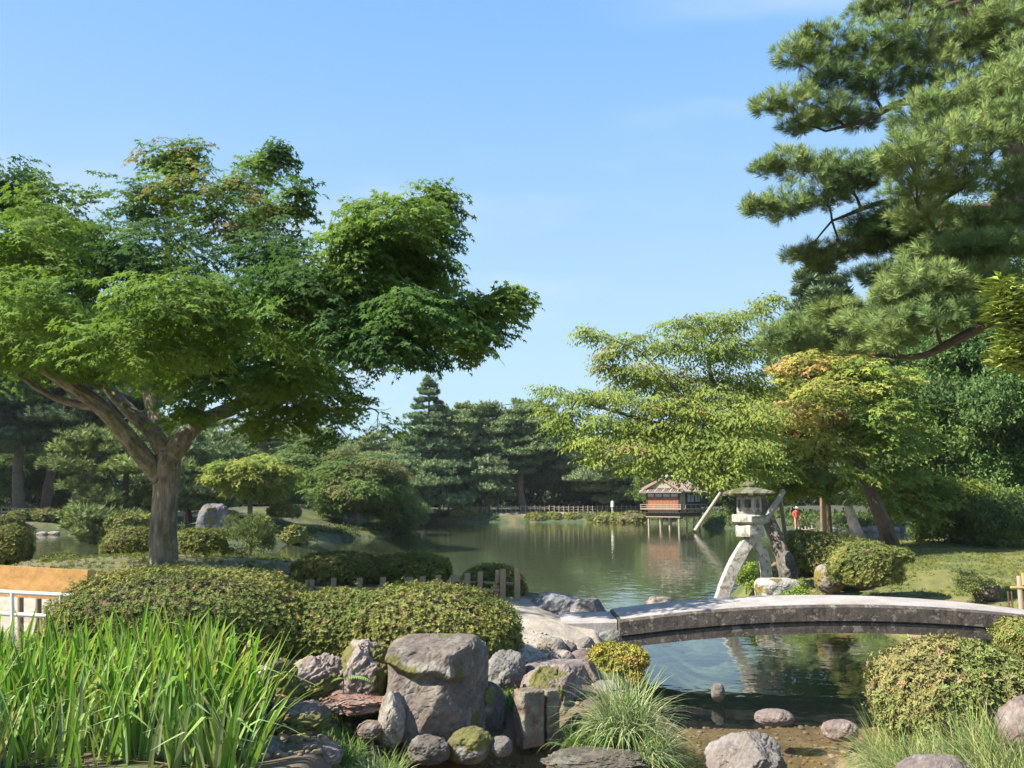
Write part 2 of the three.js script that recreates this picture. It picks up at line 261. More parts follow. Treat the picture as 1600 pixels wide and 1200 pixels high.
function sprayGeo(seed, n, len, size, leaf) { // a flat drooping twig with leaves to both sides; it runs along +x
  const R = rng(seed), mb = new MB();
  for (let i = 0; i < n; i++) {
    const t = (i + R()) / n, sgn = i % 2 ? 1 : -1, o = V(t * len * 1.1 - len * 0.35, -0.12 * t * t * len + (R() - 0.5) * 0.10 * len, sgn * R() * (0.42 - 0.28 * t) * len);
    const a = sgn * (0.3 + 0.9 * R()), ax = V(Math.cos(a), -0.15 - 0.55 * R(), -Math.sin(a) * -1).normalize(), up = V((R() - 0.5) * 0.7, 1, (R() - 0.5) * 0.7); up.addScaledVector(ax, -up.dot(ax)).normalize();
    leaf(mb, o, ax, up, size * (0.7 + 0.6 * R()));
  }
  return mb.build();
}
function whorlGeo(seed, n, size, w, cup = 0.5) { // a whorl of leaves round a shoot that points up
  const R = rng(seed), mb = new MB();
  for (let i = 0; i < n; i++) { const a = i * 2.4 + R() * 0.7, e = cup * (0.4 + R()), ax = V(Math.cos(a) * Math.cos(e), Math.sin(e), Math.sin(a) * Math.cos(e)), up = V(-Math.cos(a) * Math.sin(e), Math.cos(e), -Math.sin(a) * Math.sin(e)); ovalLeaf(mb, V(0, (R() - 0.5) * size * 0.9, 0).addScaledVector(ax, size * 0.12), ax, up, size * (0.65 + 0.5 * R()), w); }
  return mb.build();
}
function cloudGeo(seed, n, radius, size, w = 0.55) { // leaves strewn through a small clump
  const R = rng(seed), mb = new MB();
  for (let i = 0; i < n; i++) { const o = rnd3(R).multiplyScalar(radius); o.y *= 0.7; const ax = rnd3(R); ax.y -= 0.25; ax.normalize(); const up = V((R() - 0.5) * 1.2, 1, (R() - 0.5) * 1.2); up.addScaledVector(ax, -up.dot(ax)).normalize(); ovalLeaf(mb, o, ax, up, size * (0.7 + 0.6 * R()), w); }
  return mb.build();
}
function tuftGeo(seed, n, len, wid, spread = 1.15, stem = 0.5) { // pine needles round the end of a shoot that points up
  const R = rng(seed), mb = new MB();
  for (let i = 0; i < n; i++) {
    const a = R() * 6.283, e = Math.PI / 2 - spread * Math.sqrt(R()), d = V(Math.cos(a) * Math.cos(e), Math.sin(e), Math.sin(a) * Math.cos(e)), s = V(-Math.sin(a), (R() - 0.5), Math.cos(a)).normalize();
    const o = V(0, (R() - 0.6) * len * stem, 0), L = len * (0.75 + 0.4 * R()), t = o.clone().addScaledVector(d, L), m = o.clone().addScaledVector(d, L * 0.55);
    mb.tri(o, m.clone().addScaledVector(s, wid), t); mb.tri(o, t, m.clone().addScaledVector(s, -wid));
  }
  return mb.build();
}
const GEO = {
  maple: [1, 2, 3, 4].map((k) => sprayGeo(k, 17, 0.54, 0.088, (m, o, a, u, s) => starLeaf(m, o, a, u, s, 5))),
  mapleFar: [5, 6, 7].map((k) => sprayGeo(k, 13, 0.62, 0.14, (m, o, a, u, s) => starLeaf(m, o, a, u, s, 3))),
  cherry: [8, 9, 10].map((k) => sprayGeo(k, 13, 0.62, 0.12, (m, o, a, u, s) => ovalLeaf(m, o, a, u, s, 0.5))),
  azalea: [11, 12, 13].map((k) => whorlGeo(k, 9, 0.031, 0.42, 0.6)),
  bigLeaf: [14, 15].map((k) => whorlGeo(k, 12, 0.19, 0.30, 0.35)),
  cloud: [16, 17, 18].map((k) => cloudGeo(k, 20, 0.34, 0.17)),
  cloudSmall: [19, 20, 21].map((k) => cloudGeo(k, 18, 0.20, 0.085)),
  tuft: [22, 23, 24].map((k) => tuftGeo(k, 46, 0.155, 0.0038)),
  tuftFar: [25, 26, 27].map((k) => tuftGeo(k, 26, 0.36, 0.022, 1.25, 0.4)),
};
// a pad is one cushion of foliage: centre c, half-sizes r
function inPad(pad, R, shell = 0.45, flat = 0.5) {
  const d = rnd3(R).normalize(), k = Math.pow(R(), shell) * (0.66 + 0.68 * noise(d.x * 2.6 + pad.c.x * 5, d.y * 2.6 + pad.c.y * 5, d.z * 2.6 + pad.c.z * 5)) * (R() < 0.06 ? 1.18 : 1);
  const p = V(d.x * pad.r.x * k, d.y * pad.r.y * k * (d.y < 0 ? flat : 1), d.z * pad.r.z * k).add(pad.c);
  return { p, d, k };
}
const LEAF = 1.45;   // foliage tones below are in the shade of their neighbours; this brings the single leaf to its own colour
const jitter = (c, R, a = 0.25) => { const g = LEAF * (1 + (R() - 0.5) * 2 * a), h = (R() - 0.5) * a * 0.5; return [c[0] * g * (1 + h), c[1] * g, c[2] * g * (1 - h)]; };
const mix3 = (a, b, t) => a.map((v, i) => mixn(v, b[i], t));
// branches: every pad is tied to the nearest point of the wood nearer the trunk
function limbs(pads, nodes, r0, minR = 0.012) {
  const tree = nodes.map((n) => ({ p: n.p, r: n.r, w: 0 })), ends = pads.map((a) => ({ p: V(a.c.x, a.c.y - a.r.y * 0.35, a.c.z), w: 0 }));
  const far = (e) => Math.min(...nodes.map((n) => n.p.distanceTo(e.p))); ends.forEach((e) => { e.far = far(e); }); ends.sort((a, b) => a.far - b.far);
  const geos = [], all = [...tree];
  for (const e of ends) { let best = null, bd = 1e9; for (const n of all) { const q = n.p.distanceTo(e.p) + (n.far ?? 0) * 0.25; if (q < bd && (n.far ?? -1) < e.far) { bd = q; best = n; } } e.from = best || tree[0]; all.push(e); }
  for (const e of [...ends].reverse()) { e.w += 1; e.from.w = (e.from.w || 0) + e.w; }
  for (const e of ends) {
    const a = e.from.p, b = e.p, L = a.distanceTo(b); if (L < 0.05) continue;
    const ra = Math.min(e.from.r ?? 9, Math.max(minR, r0 * Math.sqrt(e.w))), rb = Math.max(minR * 0.6, ra * 0.6); e.r = rb;
    const m = a.clone().lerp(b, 0.5); m.y += L * 0.06; m.x += Math.sin(b.x * 9) * L * 0.06; m.z += Math.cos(b.z * 7) * L * 0.06;
    geos.push(tube([a, m, b], [ra, (ra + rb) / 2, rb], 6, 6));
    for (let k = 0; k < 3; k++) { const t = b.clone().add(V(Math.sin(b.x * 31 + k * 2.1), 0.35, Math.cos(b.z * 29 + k * 2.4)).multiplyScalar(0.35 * Math.min(1.2, L))); geos.push(tube([m, b.clone().lerp(t, 0.5), t], [rb * 0.7, rb * 0.5, rb * 0.3], 5, 4)); }
  }
  return geos.length ? mergeGeometries(geos) : null;
}
const padOf = ([px, py, rx, ry, dz = 0], d, thick = 1) => { const q = d - dz, s = q / F; return { c: at(px, py, q), r: V(rx * s, ry * s, rx * s * thick), px, py }; };

// ---------- trees on the far banks: a trunk, boughs in layers, needles or leaves on them ----------
function pine(name, label, category, { px, d, h, w, kind = 'pine', seed = 1, lean = 0, bark = MAT.pineBark, tone = [0.060, 0.088, 0.040], dense = 1, base = 0.3, r0 = 0.26, group }) {
  const R = rng(seed * 7919 + 13), f = foot(px, d, -0.2), o = thing(name, label, category, f, 0, group);
  const n = Math.round(h / (kind === 'fir' ? 0.95 : 1.15)), tr = [];
  for (let i = 0; i <= 6; i++) { const t = i / 6; tr.push(V(lean * h * (t - 0.35 * t * t) + (kind === 'fir' ? 0 : Math.sin(t * 5 + seed) * 0.035 * h), t * h, Math.sin(t * 4 + seed * 2) * 0.02 * h)); }
  const curve = new THREE.CatmullRomCurve3(tr);
  part('trunk', tube(tr, [r0 * 1.25, r0, r0 * 0.85, r0 * 0.7, r0 * 0.5, r0 * 0.32, r0 * 0.1], 9, 24, 0.15, seed), bark, o);
  const pads = [], nodes = [];
  for (let i = 0; i <= 24; i++) nodes.push({ p: curve.getPoint(base * 0.8 + (1 - base * 0.8) * i / 24), r: r0 * 0.4 });
  for (let i = 0; i < n; i++) {
    const t = base + (1 - base) * (i + 0.5) / n, c = curve.getPoint(Math.min(1, t)), u = (i + 0.5) / n;
    const W = w / 2 * (kind === 'fir' ? (1 - u) ** 0.75 * 0.95 + 0.07 : kind === 'umbrella' ? 0.35 + 0.75 * Math.sin(u * 2.6) : 0.55 + 0.6 * Math.sin(0.5 + u * 2.3)) * (0.8 + 0.4 * R());
    const m = kind === 'fir' ? 5 : 4;
    for (let k = 0; k < m; k++) {
      const a = (k + R() * 0.8) / m * 6.283 + i * 1.3, q = W * (0.45 + 0.4 * R()), rx = Math.max(0.45, W * (0.36 + 0.22 * R()));
      pads.push({ c: V(c.x + Math.cos(a) * q, c.y + (R() - 0.5) * 0.5 - (kind === 'fir' ? q * 0.12 : -q * 0.04), c.z + Math.sin(a) * q), r: V(rx, rx * 0.30 + 0.12, rx) });
    }
  }
  pads.push({ c: curve.getPoint(1), r: V(0.6, 0.45, 0.6) });
  const g = limbs(pads, nodes, 0.035); if (g) part('branches', g, bark, o, 'stuff');
  const K = new Copies();
  for (const pad of pads) {
    const cnt = Math.round(dense * (26 + 42 * pad.r.x * pad.r.z)), hue = 0.85 + 0.3 * R();
    for (let i = 0; i < cnt; i++) { const s = inPad(pad, R, 0.5, 0.35), ax = V(s.d.x * 0.6, 0.75, s.d.z * 0.6).add(rnd3(R).multiplyScalar(0.3)).normalize(); Q.setFromUnitVectors(UP, ax); K.add(s.p, Q, 0.75 + 0.5 * R(), jitter(tone.map((v) => v * hue), R, 0.2)); }
  }
  deal(K, 'needles', GEO.tuftFar, MAT.needle, o);
  return o;
}
function broadleaf(name, label, category, { px, d, h, w, seed = 1, lean = 0, tones = [[0.06, 0.10, 0.02]], dense = 1, geo = GEO.cloud, bark = MAT.bark, base = 0.3, r0 = 0.18, group, depth = 1, layered = 0, p0, size = 1, n = 34, squash = 0.62 }) {
  const R = rng(seed * 104729 + 7), f = p0 || foot(px, d, -0.15), o = thing(name, label, category, f, 0, group);
  const top = V(lean * h, h * 0.8, 0), tr = [V(0, 0, 0), V(lean * h * 0.2, h * 0.25, 0.05 * h), V(lean * h * 0.6, h * 0.5, -0.03 * h), top];
  part('trunk', tube(tr, [r0 * 1.2, r0, r0 * 0.7, r0 * 0.25], 9, 16, 0.15, seed), bark, o);
  const curve = new THREE.CatmullRomCurve3(tr), nodes = []; for (let i = 0; i <= 10; i++) nodes.push({ p: curve.getPoint(0.25 + 0.75 * i / 10), r: r0 * 0.5 });
  const pads = [], cy = h * (base + 1) / 2, ry = h * (1 - base) / 2;
  for (let i = 0; i < n; i++) {
    const q = rnd3(R).normalize(), k = 0.45 + 0.42 * R(), e = 0.75 + 0.5 * noise(q.x * 1.7 + seed, q.y * 1.7, q.z * 1.7), rx = w * (0.13 + 0.08 * R()) * 0.9;
    pads.push({ c: V(lean * h * 0.7 + q.x * w / 2 * k * e, cy + q.y * ry * k * e, q.z * w / 2 * k * e * depth), r: V(rx, rx * (layered ? 0.35 : squash), rx) });
  }
  const g = limbs(pads, nodes, 0.022); if (g) part('branches', g, bark, o, 'stuff');
  const K = new Copies();
  for (const pad of pads) {
    const tone = tones[Math.floor(R() * tones.length)], hue = 0.85 + 0.3 * R(), cnt = Math.round(dense * (14 + 40 * pad.r.x * pad.r.x / (size * size)));
    for (let i = 0; i < cnt; i++) { const s = inPad(pad, R, 0.42, 0.6); yawPitch(Math.atan2(-s.d.z, s.d.x) + (R() - 0.5) * 1.6, -0.1 - 0.5 * R() + 0.35 * s.d.y, (R() - 0.5) * 0.7); K.add(s.p, Q, size * (0.75 + 0.5 * R()), jitter(tone.map((v) => v * hue), R, 0.22)); }
  }
  deal(K, 'foliage', geo, MAT.leaf, o);
  return o;
}
// a clipped bush: leaf whorls over a rounded body (one or several lobes), dark growth inside
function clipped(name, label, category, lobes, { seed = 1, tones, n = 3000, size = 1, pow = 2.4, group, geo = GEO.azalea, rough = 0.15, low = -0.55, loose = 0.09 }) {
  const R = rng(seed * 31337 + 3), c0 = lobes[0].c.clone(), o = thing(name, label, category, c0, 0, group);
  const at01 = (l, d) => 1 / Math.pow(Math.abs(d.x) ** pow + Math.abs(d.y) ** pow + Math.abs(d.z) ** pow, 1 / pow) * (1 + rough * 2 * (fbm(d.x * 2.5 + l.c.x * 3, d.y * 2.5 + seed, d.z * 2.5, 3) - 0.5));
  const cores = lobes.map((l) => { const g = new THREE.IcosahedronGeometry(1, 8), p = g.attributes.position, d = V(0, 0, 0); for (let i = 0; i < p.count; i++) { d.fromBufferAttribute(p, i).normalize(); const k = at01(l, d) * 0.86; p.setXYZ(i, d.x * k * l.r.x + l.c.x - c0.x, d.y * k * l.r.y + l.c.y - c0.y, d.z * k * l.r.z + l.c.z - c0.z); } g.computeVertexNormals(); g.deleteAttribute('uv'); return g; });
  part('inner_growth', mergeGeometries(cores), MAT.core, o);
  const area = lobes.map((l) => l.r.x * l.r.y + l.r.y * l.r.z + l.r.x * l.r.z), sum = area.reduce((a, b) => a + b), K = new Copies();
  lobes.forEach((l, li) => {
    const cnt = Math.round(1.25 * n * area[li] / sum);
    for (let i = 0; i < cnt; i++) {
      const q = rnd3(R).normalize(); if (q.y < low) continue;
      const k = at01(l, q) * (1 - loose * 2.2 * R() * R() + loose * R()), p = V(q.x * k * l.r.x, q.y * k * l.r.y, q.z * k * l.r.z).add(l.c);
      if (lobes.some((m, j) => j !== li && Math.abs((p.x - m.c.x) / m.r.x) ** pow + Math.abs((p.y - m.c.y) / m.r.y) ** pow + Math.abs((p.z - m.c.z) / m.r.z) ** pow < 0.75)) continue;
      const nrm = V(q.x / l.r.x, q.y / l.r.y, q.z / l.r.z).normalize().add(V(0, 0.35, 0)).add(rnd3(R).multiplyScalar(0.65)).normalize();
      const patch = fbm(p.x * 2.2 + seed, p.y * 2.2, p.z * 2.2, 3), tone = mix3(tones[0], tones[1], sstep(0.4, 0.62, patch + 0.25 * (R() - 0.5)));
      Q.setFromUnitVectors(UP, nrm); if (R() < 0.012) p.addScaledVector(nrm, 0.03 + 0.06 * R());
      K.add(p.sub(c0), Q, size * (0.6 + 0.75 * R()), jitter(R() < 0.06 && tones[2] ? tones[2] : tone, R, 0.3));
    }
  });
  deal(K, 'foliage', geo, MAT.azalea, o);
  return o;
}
const lobe = (px, py, rx, ry, d, thick = 0.85) => { const s = d / F; return { c: at(px, py, d), r: V(rx * s, ry * s, rx * s * thick) }; };
// grass or sedge: arching blades from one root
function blades(name, label, category, p, { n = 200, len = 0.5, wid = 0.006, spread = 1.1, seed = 1, cols = [[0.10, 0.17, 0.03], [0.07, 0.13, 0.025]], base = 0.12, dir = 0, bias = 0, group, droop = 1 }) {
  const R = rng(seed * 977 + 5), mb = new MB(); p.y = Math.max(p.y, 0.0);
  for (let i = 0; i < n; i++) {
    const a = bias ? dir + (R() - 0.5) * 2 * bias : R() * 6.283, e0 = (0.15 + 0.55 * R()) * spread, L = len * (0.6 + 0.55 * R()), o = V((R() - 0.5) * base * 2, -0.05, (R() - 0.5) * base * 2), c = jitter(cols[Math.floor(R() * cols.length)], R, 0.3), tw = (R() - 0.5) * 1.5;
    let q = o, ang = e0 * 0.5, S = 6, prev = null;
    for (let k = 0; k <= S; k++) {
      const t = k / S, w = wid * (1 - t ** 2.2) * (0.6 + 0.4 * Math.min(1, t * 5)), sd_ = V(-Math.sin(a + tw), 0, Math.cos(a + tw)).multiplyScalar(w), l = q.clone().add(sd_), r = q.clone().sub(sd_);
      if (prev) mb.quad(prev[0], l, r, prev[1], c);
      prev = [l, r]; ang += e0 * 0.42 * droop; q = q.clone().add(V(Math.cos(a) * Math.sin(ang), Math.cos(ang), Math.sin(a) * Math.sin(ang)).multiplyScalar(L / S));
    }
  }
  return solo(name, mb.build(), MAT.blade, label, category, p, 0, group);
}

// ---------- the stone bridge ----------
{
  const o = thing('stone_bridge', 'long curved grey stone slab bridge crossing the stream', 'bridge', V(4.17, 0, -11.88));
  const X0 = -2.75, X1 = 3.75, topY = (x) => 0.875 - 0.0225 * (x - 0.2) ** 2, N = 40;
  const band = (yT, yB, zf, zb, x0, x1, bevel = 0.03) => { // a slab that follows the arch
    const mb = new MB(), ring = (x) => { const t = yT(x), b = yB(x); return [V(x, b, zf), V(x, t - bevel, zf), V(x, t, zf - bevel), V(x, t, zb + bevel), V(x, t - bevel, zb), V(x, b, zb)]; };
    for (let i = 0; i < N; i++) { const a = ring(mixn(x0, x1, i / N)), b = ring(mixn(x0, x1, (i + 1) / N)); for (let k = 0; k < 6; k++) mb.quad(a[k], b[k], b[(k + 1) % 6], a[(k + 1) % 6]); }
    for (const [x, f] of [[x0, 1], [x1, 0]]) { const r = ring(x); for (let k = 1; k < 5; k++) f ? mb.tri(r[0], r[k], r[k + 1]) : mb.tri(r[0], r[k + 1], r[k]); }
    let g = mb.build(); g.deleteAttribute('normal'); g = mergeVertices(g, 1e-4); g = g.toNonIndexed(); g.computeVertexNormals();
    const p = g.attributes.position, uv = []; for (let i = 0; i < p.count; i++) uv.push(p.getX(i) / 1.6, (p.getY(i) - p.getZ(i)) / 1.6);
    g.setAttribute('uv', new THREE.Float32BufferAttribute(uv, 2)); return g;
  };
  const stain = tex(1024, (u, v) => { // dark weathered granite with pale lichen spots
    const a = pfbm(u, v, 7, 5, 101), l = pfbm(u, v, 22, 4, 103), b = pfbm(u, v, 90, 2, 107), d = pfbm(u * 1, v * 0.12, 40, 3, 111); let c = [0.355, 0.32, 0.295].map((x) => x * (0.62 + 0.5 * a + 0.35 * (b - 0.5)));
    const dark = sstep(0.50, 0.60, d * 0.5 + a * 0.5); c = c.map((x) => mixn(x, x * 0.6, dark * 0.6));
    const li = sstep(0.63, 0.70, l + 0.2 * (b - 0.5)); return c.map((x, i) => mixn(x, [0.58, 0.55, 0.50][i], li * 0.5));
  }, true);
  const side = std({ name: 'weathered_bridge_stone', map: stain, bumpMap: T.rough, bumpScale: 0.02 });
  const walk = std({ name: 'worn_bridge_deck', color: rgb(0.40, 0.365, 0.35), map: T.grain, bumpMap: T.grain, bumpScale: 0.006 });
  part('deck_slab', band(topY, (x) => topY(x) - 0.205, 0.58, -0.52, X0, X1), side, o);
  part('lower_slab', band((x) => topY(x) - 0.23, (x) => topY(x) - 0.365, 0.56, -0.50, X0 + 0.02, X1 - 0.02, 0.012), side, o);
  part('slab_joint', band((x) => topY(x) - 0.202, (x) => topY(x) - 0.235, 0.52, -0.46, X0 + 0.05, X1 - 0.05, 0.005), side, o);
  part('walkway', band((x) => topY(x) + 0.012, (x) => topY(x) - 0.05, 0.545, -0.485, X0 + 0.03, X1 - 0.03, 0.008), walk, o);
  part('abutment', box(0.3, 0.96, 1.0, X0 + 0.14, -0.01, 0.03), side, o); part('abutment', box(0.5, 0.96, 1.0, X1 - 0.1, -0.01, 0.03), side, o);
  part('approach_slab', band((x) => 0.655 + 0.02 * (x + 2.75), () => 0.1, 0.42, -0.5, -3.5, X0 - 0.015, 0.03), walk, o);
}

// ---------- the two-legged stone lantern ----------
{
  const d = 18, s = d / F, p0 = at(1172, 835, d), o = thing('stone_lantern', 'tall two-legged stone lantern with a mossy hexagonal roof standing beside the bridge', 'lantern', V(p0.x, 0, p0.z));
  const L = (px, py, dz = 0) => { const v = at(px, py, d); return V(v.x - p0.x, v.y, dz); };
  const tint = tex(512, (u, v) => { const a = pfbm(u, v, 8, 5, 131), m = pfbm(u, v, 11, 4, 137), b = pfbm(u, v, 80, 2, 139); let c = [0.74, 0.71, 0.66].map((x) => x * (0.68 + 0.5 * a + 0.3 * (b - 0.5))); const k = sstep(0.55, 0.64, m); c = c.map((x, i) => mixn(x, [0.36, 0.35, 0.30][i], k * 0.55)); return c; }, true);
  const m = std({ name: 'lantern_granite', map: tint, bumpMap: T.grain, bumpScale: 0.012 });
  const mossy = tex(512, (u, v) => { const a = pfbm(u, v, 9, 5, 151), k = sstep(0.46, 0.54, pfbm(u, v, 14, 4, 157)), b = pfbm(u, v, 80, 2, 159); return [0, 1, 2].map((i) => mixn([0.44, 0.42, 0.36][i], [0.33, 0.35, 0.19][i], k) * (0.65 + 0.5 * a + 0.4 * (b - 0.5))); }, true);
  const mm = std({ name: 'mossy_lantern_roof', map: mossy, bumpMap: T.rough, bumpScale: 0.03 });
  const hex = (prof, turn = 0.25, rough = 0.012, sd_ = 1) => { // six-sided lathe, edges worn
    const N = 36, mb = new MB(), P = (i, j) => { const a = j / N * 6.2832, w = Math.cos(Math.PI / 6) / Math.cos(((a + 7) % (Math.PI / 3)) - Math.PI / 6), wr = mixn(1, w, 0.92), [r, y] = prof[i]; const x = Math.cos(a + turn) * r * wr, z = Math.sin(a + turn) * r * wr, n = 1 + rough * 6 * (fbm(x * 9 + sd_, y * 9, z * 9, 3) - 0.5); return V(x * n, y, z * n); };
    for (let i = 0; i < prof.length - 1; i++) for (let j = 0; j < N; j++) mb.quad(P(i, j), P(i + 1, j), P(i + 1, j + 1), P(i, j + 1));
    const g = mb.build(), p = g.attributes.position, uv = []; for (let i = 0; i < p.count; i++) uv.push((p.getX(i) + p.getZ(i) * 0.7) / 0.8, (p.getY(i) + p.getZ(i) * 0.4) / 0.8); g.setAttribute('uv', new THREE.Float32BufferAttribute(uv, 2)); return g;
  };
  const Y = (py) => at(1172, py, d).y;
  const legOf = (pts, w0, w1, th) => { // a square-cut curved leg
    const curve = new THREE.CatmullRomCurve3(pts), mb = new MB(), n = 26, ring = (t) => { const c = curve.getPoint(t), T_ = curve.getTangent(t), nx = V(-T_.y, T_.x, 0).normalize(), w = mixn(w0, w1, t) / 2, h = th / 2, k = 0.014; const q = (a, b) => c.clone().addScaledVector(nx, a).add(V(0, 0, b)).addScaledVector(nx, 0.02 * (fbm(t * 9, a * 9, b * 9, 3) - 0.5)); return [q(-w + k, h), q(w - k, h), q(w, h - k), q(w, -h + k), q(w - k, -h), q(-w + k, -h), q(-w, -h + k), q(-w, h - k)]; };
    for (let i = 0; i < n; i++) { const a = ring(i / n), b = ring((i + 1) / n); for (let k = 0; k < 8; k++) mb.quad(a[k], b[k], b[(k + 1) % 8], a[(k + 1) % 8]); }
    const g = mb.build(), p = g.attributes.position, uv = []; for (let i = 0; i < p.count; i++) uv.push((p.getX(i) + p.getZ(i)) / 0.8, p.getY(i) / 0.8); g.setAttribute('uv', new THREE.Float32BufferAttribute(uv, 2)); return g;
  };
  part('leg', legOf([L(1178, 832, 0.03), L(1160, 858, 0.06), L(1141, 892, 0.09), L(1126, 932, 0.11), L(1118, 968, 0.12)], 17 * s, 20 * s, 0.20), m, o);
  part('leg', legOf([L(1170, 832, -0.05), L(1186, 851, -0.10), L(1197, 875, -0.15), L(1203, 908, -0.18)], 16 * s, 15 * s, 0.19), m, o);
  part('neck_block', hex([[0.001, Y(838)], [23.5 * s, Y(838)], [24.5 * s, Y(834)], [24 * s, Y(822)], [22 * s, Y(819.5)], [0.001, Y(819.5)]], 0.45), m, o);
  part('platform', hex([[0.001, Y(820)], [21 * s, Y(820)], [29 * s, Y(815)], [29.5 * s, Y(806)], [27 * s, Y(804)], [0.001, Y(804)]], 0.35), m, o);
  const r = 18.5 * s, h = Y(774) - Y(804), turn = 0.35;
  for (let k = 0; k < 6; k++) { // six walls of the fire box, three of them with an opening
    const w = r, sh = new THREE.Shape([new THREE.Vector2(-w / 2, 0), new THREE.Vector2(w / 2, 0), new THREE.Vector2(w / 2, h), new THREE.Vector2(-w / 2, h)]);
    if (k !== 2) { const a = w * 0.27, b0 = h * 0.36, b1 = h * 0.78; sh.holes.push(new THREE.Path([new THREE.Vector2(-a, b0), new THREE.Vector2(-a, b1), new THREE.Vector2(a, b1), new THREE.Vector2(a, b0)])); }
    const g = new THREE.ExtrudeGeometry(sh, { depth: 0.045, bevelEnabled: false }), a = turn + (k + 0.5) * Math.PI / 3 - 0.2; g.translate(0, 0, r * 0.866 - 0.045); g.rotateY(a); g.translate(0, Y(804) + 0.002, 0);
    part('fire_box_wall', g, m, o);
  }
  part('roof', hex([[0.001, Y(775)], [30 * s, Y(775.5)], [41 * s, Y(774.5)], [43 * s, Y(771)], [39 * s, Y(768)], [26 * s, Y(764.5)], [12 * s, Y(761.5)], [0.001, Y(761)]], 0.3, 0.04, 5), mm, o);
  part('finial', hex([[9 * s, Y(762)], [11 * s, Y(759)], [10 * s, Y(756)], [6.5 * s, Y(753.5)], [0.001, Y(752)]], 0.3, 0.05, 9), mm, o);
}

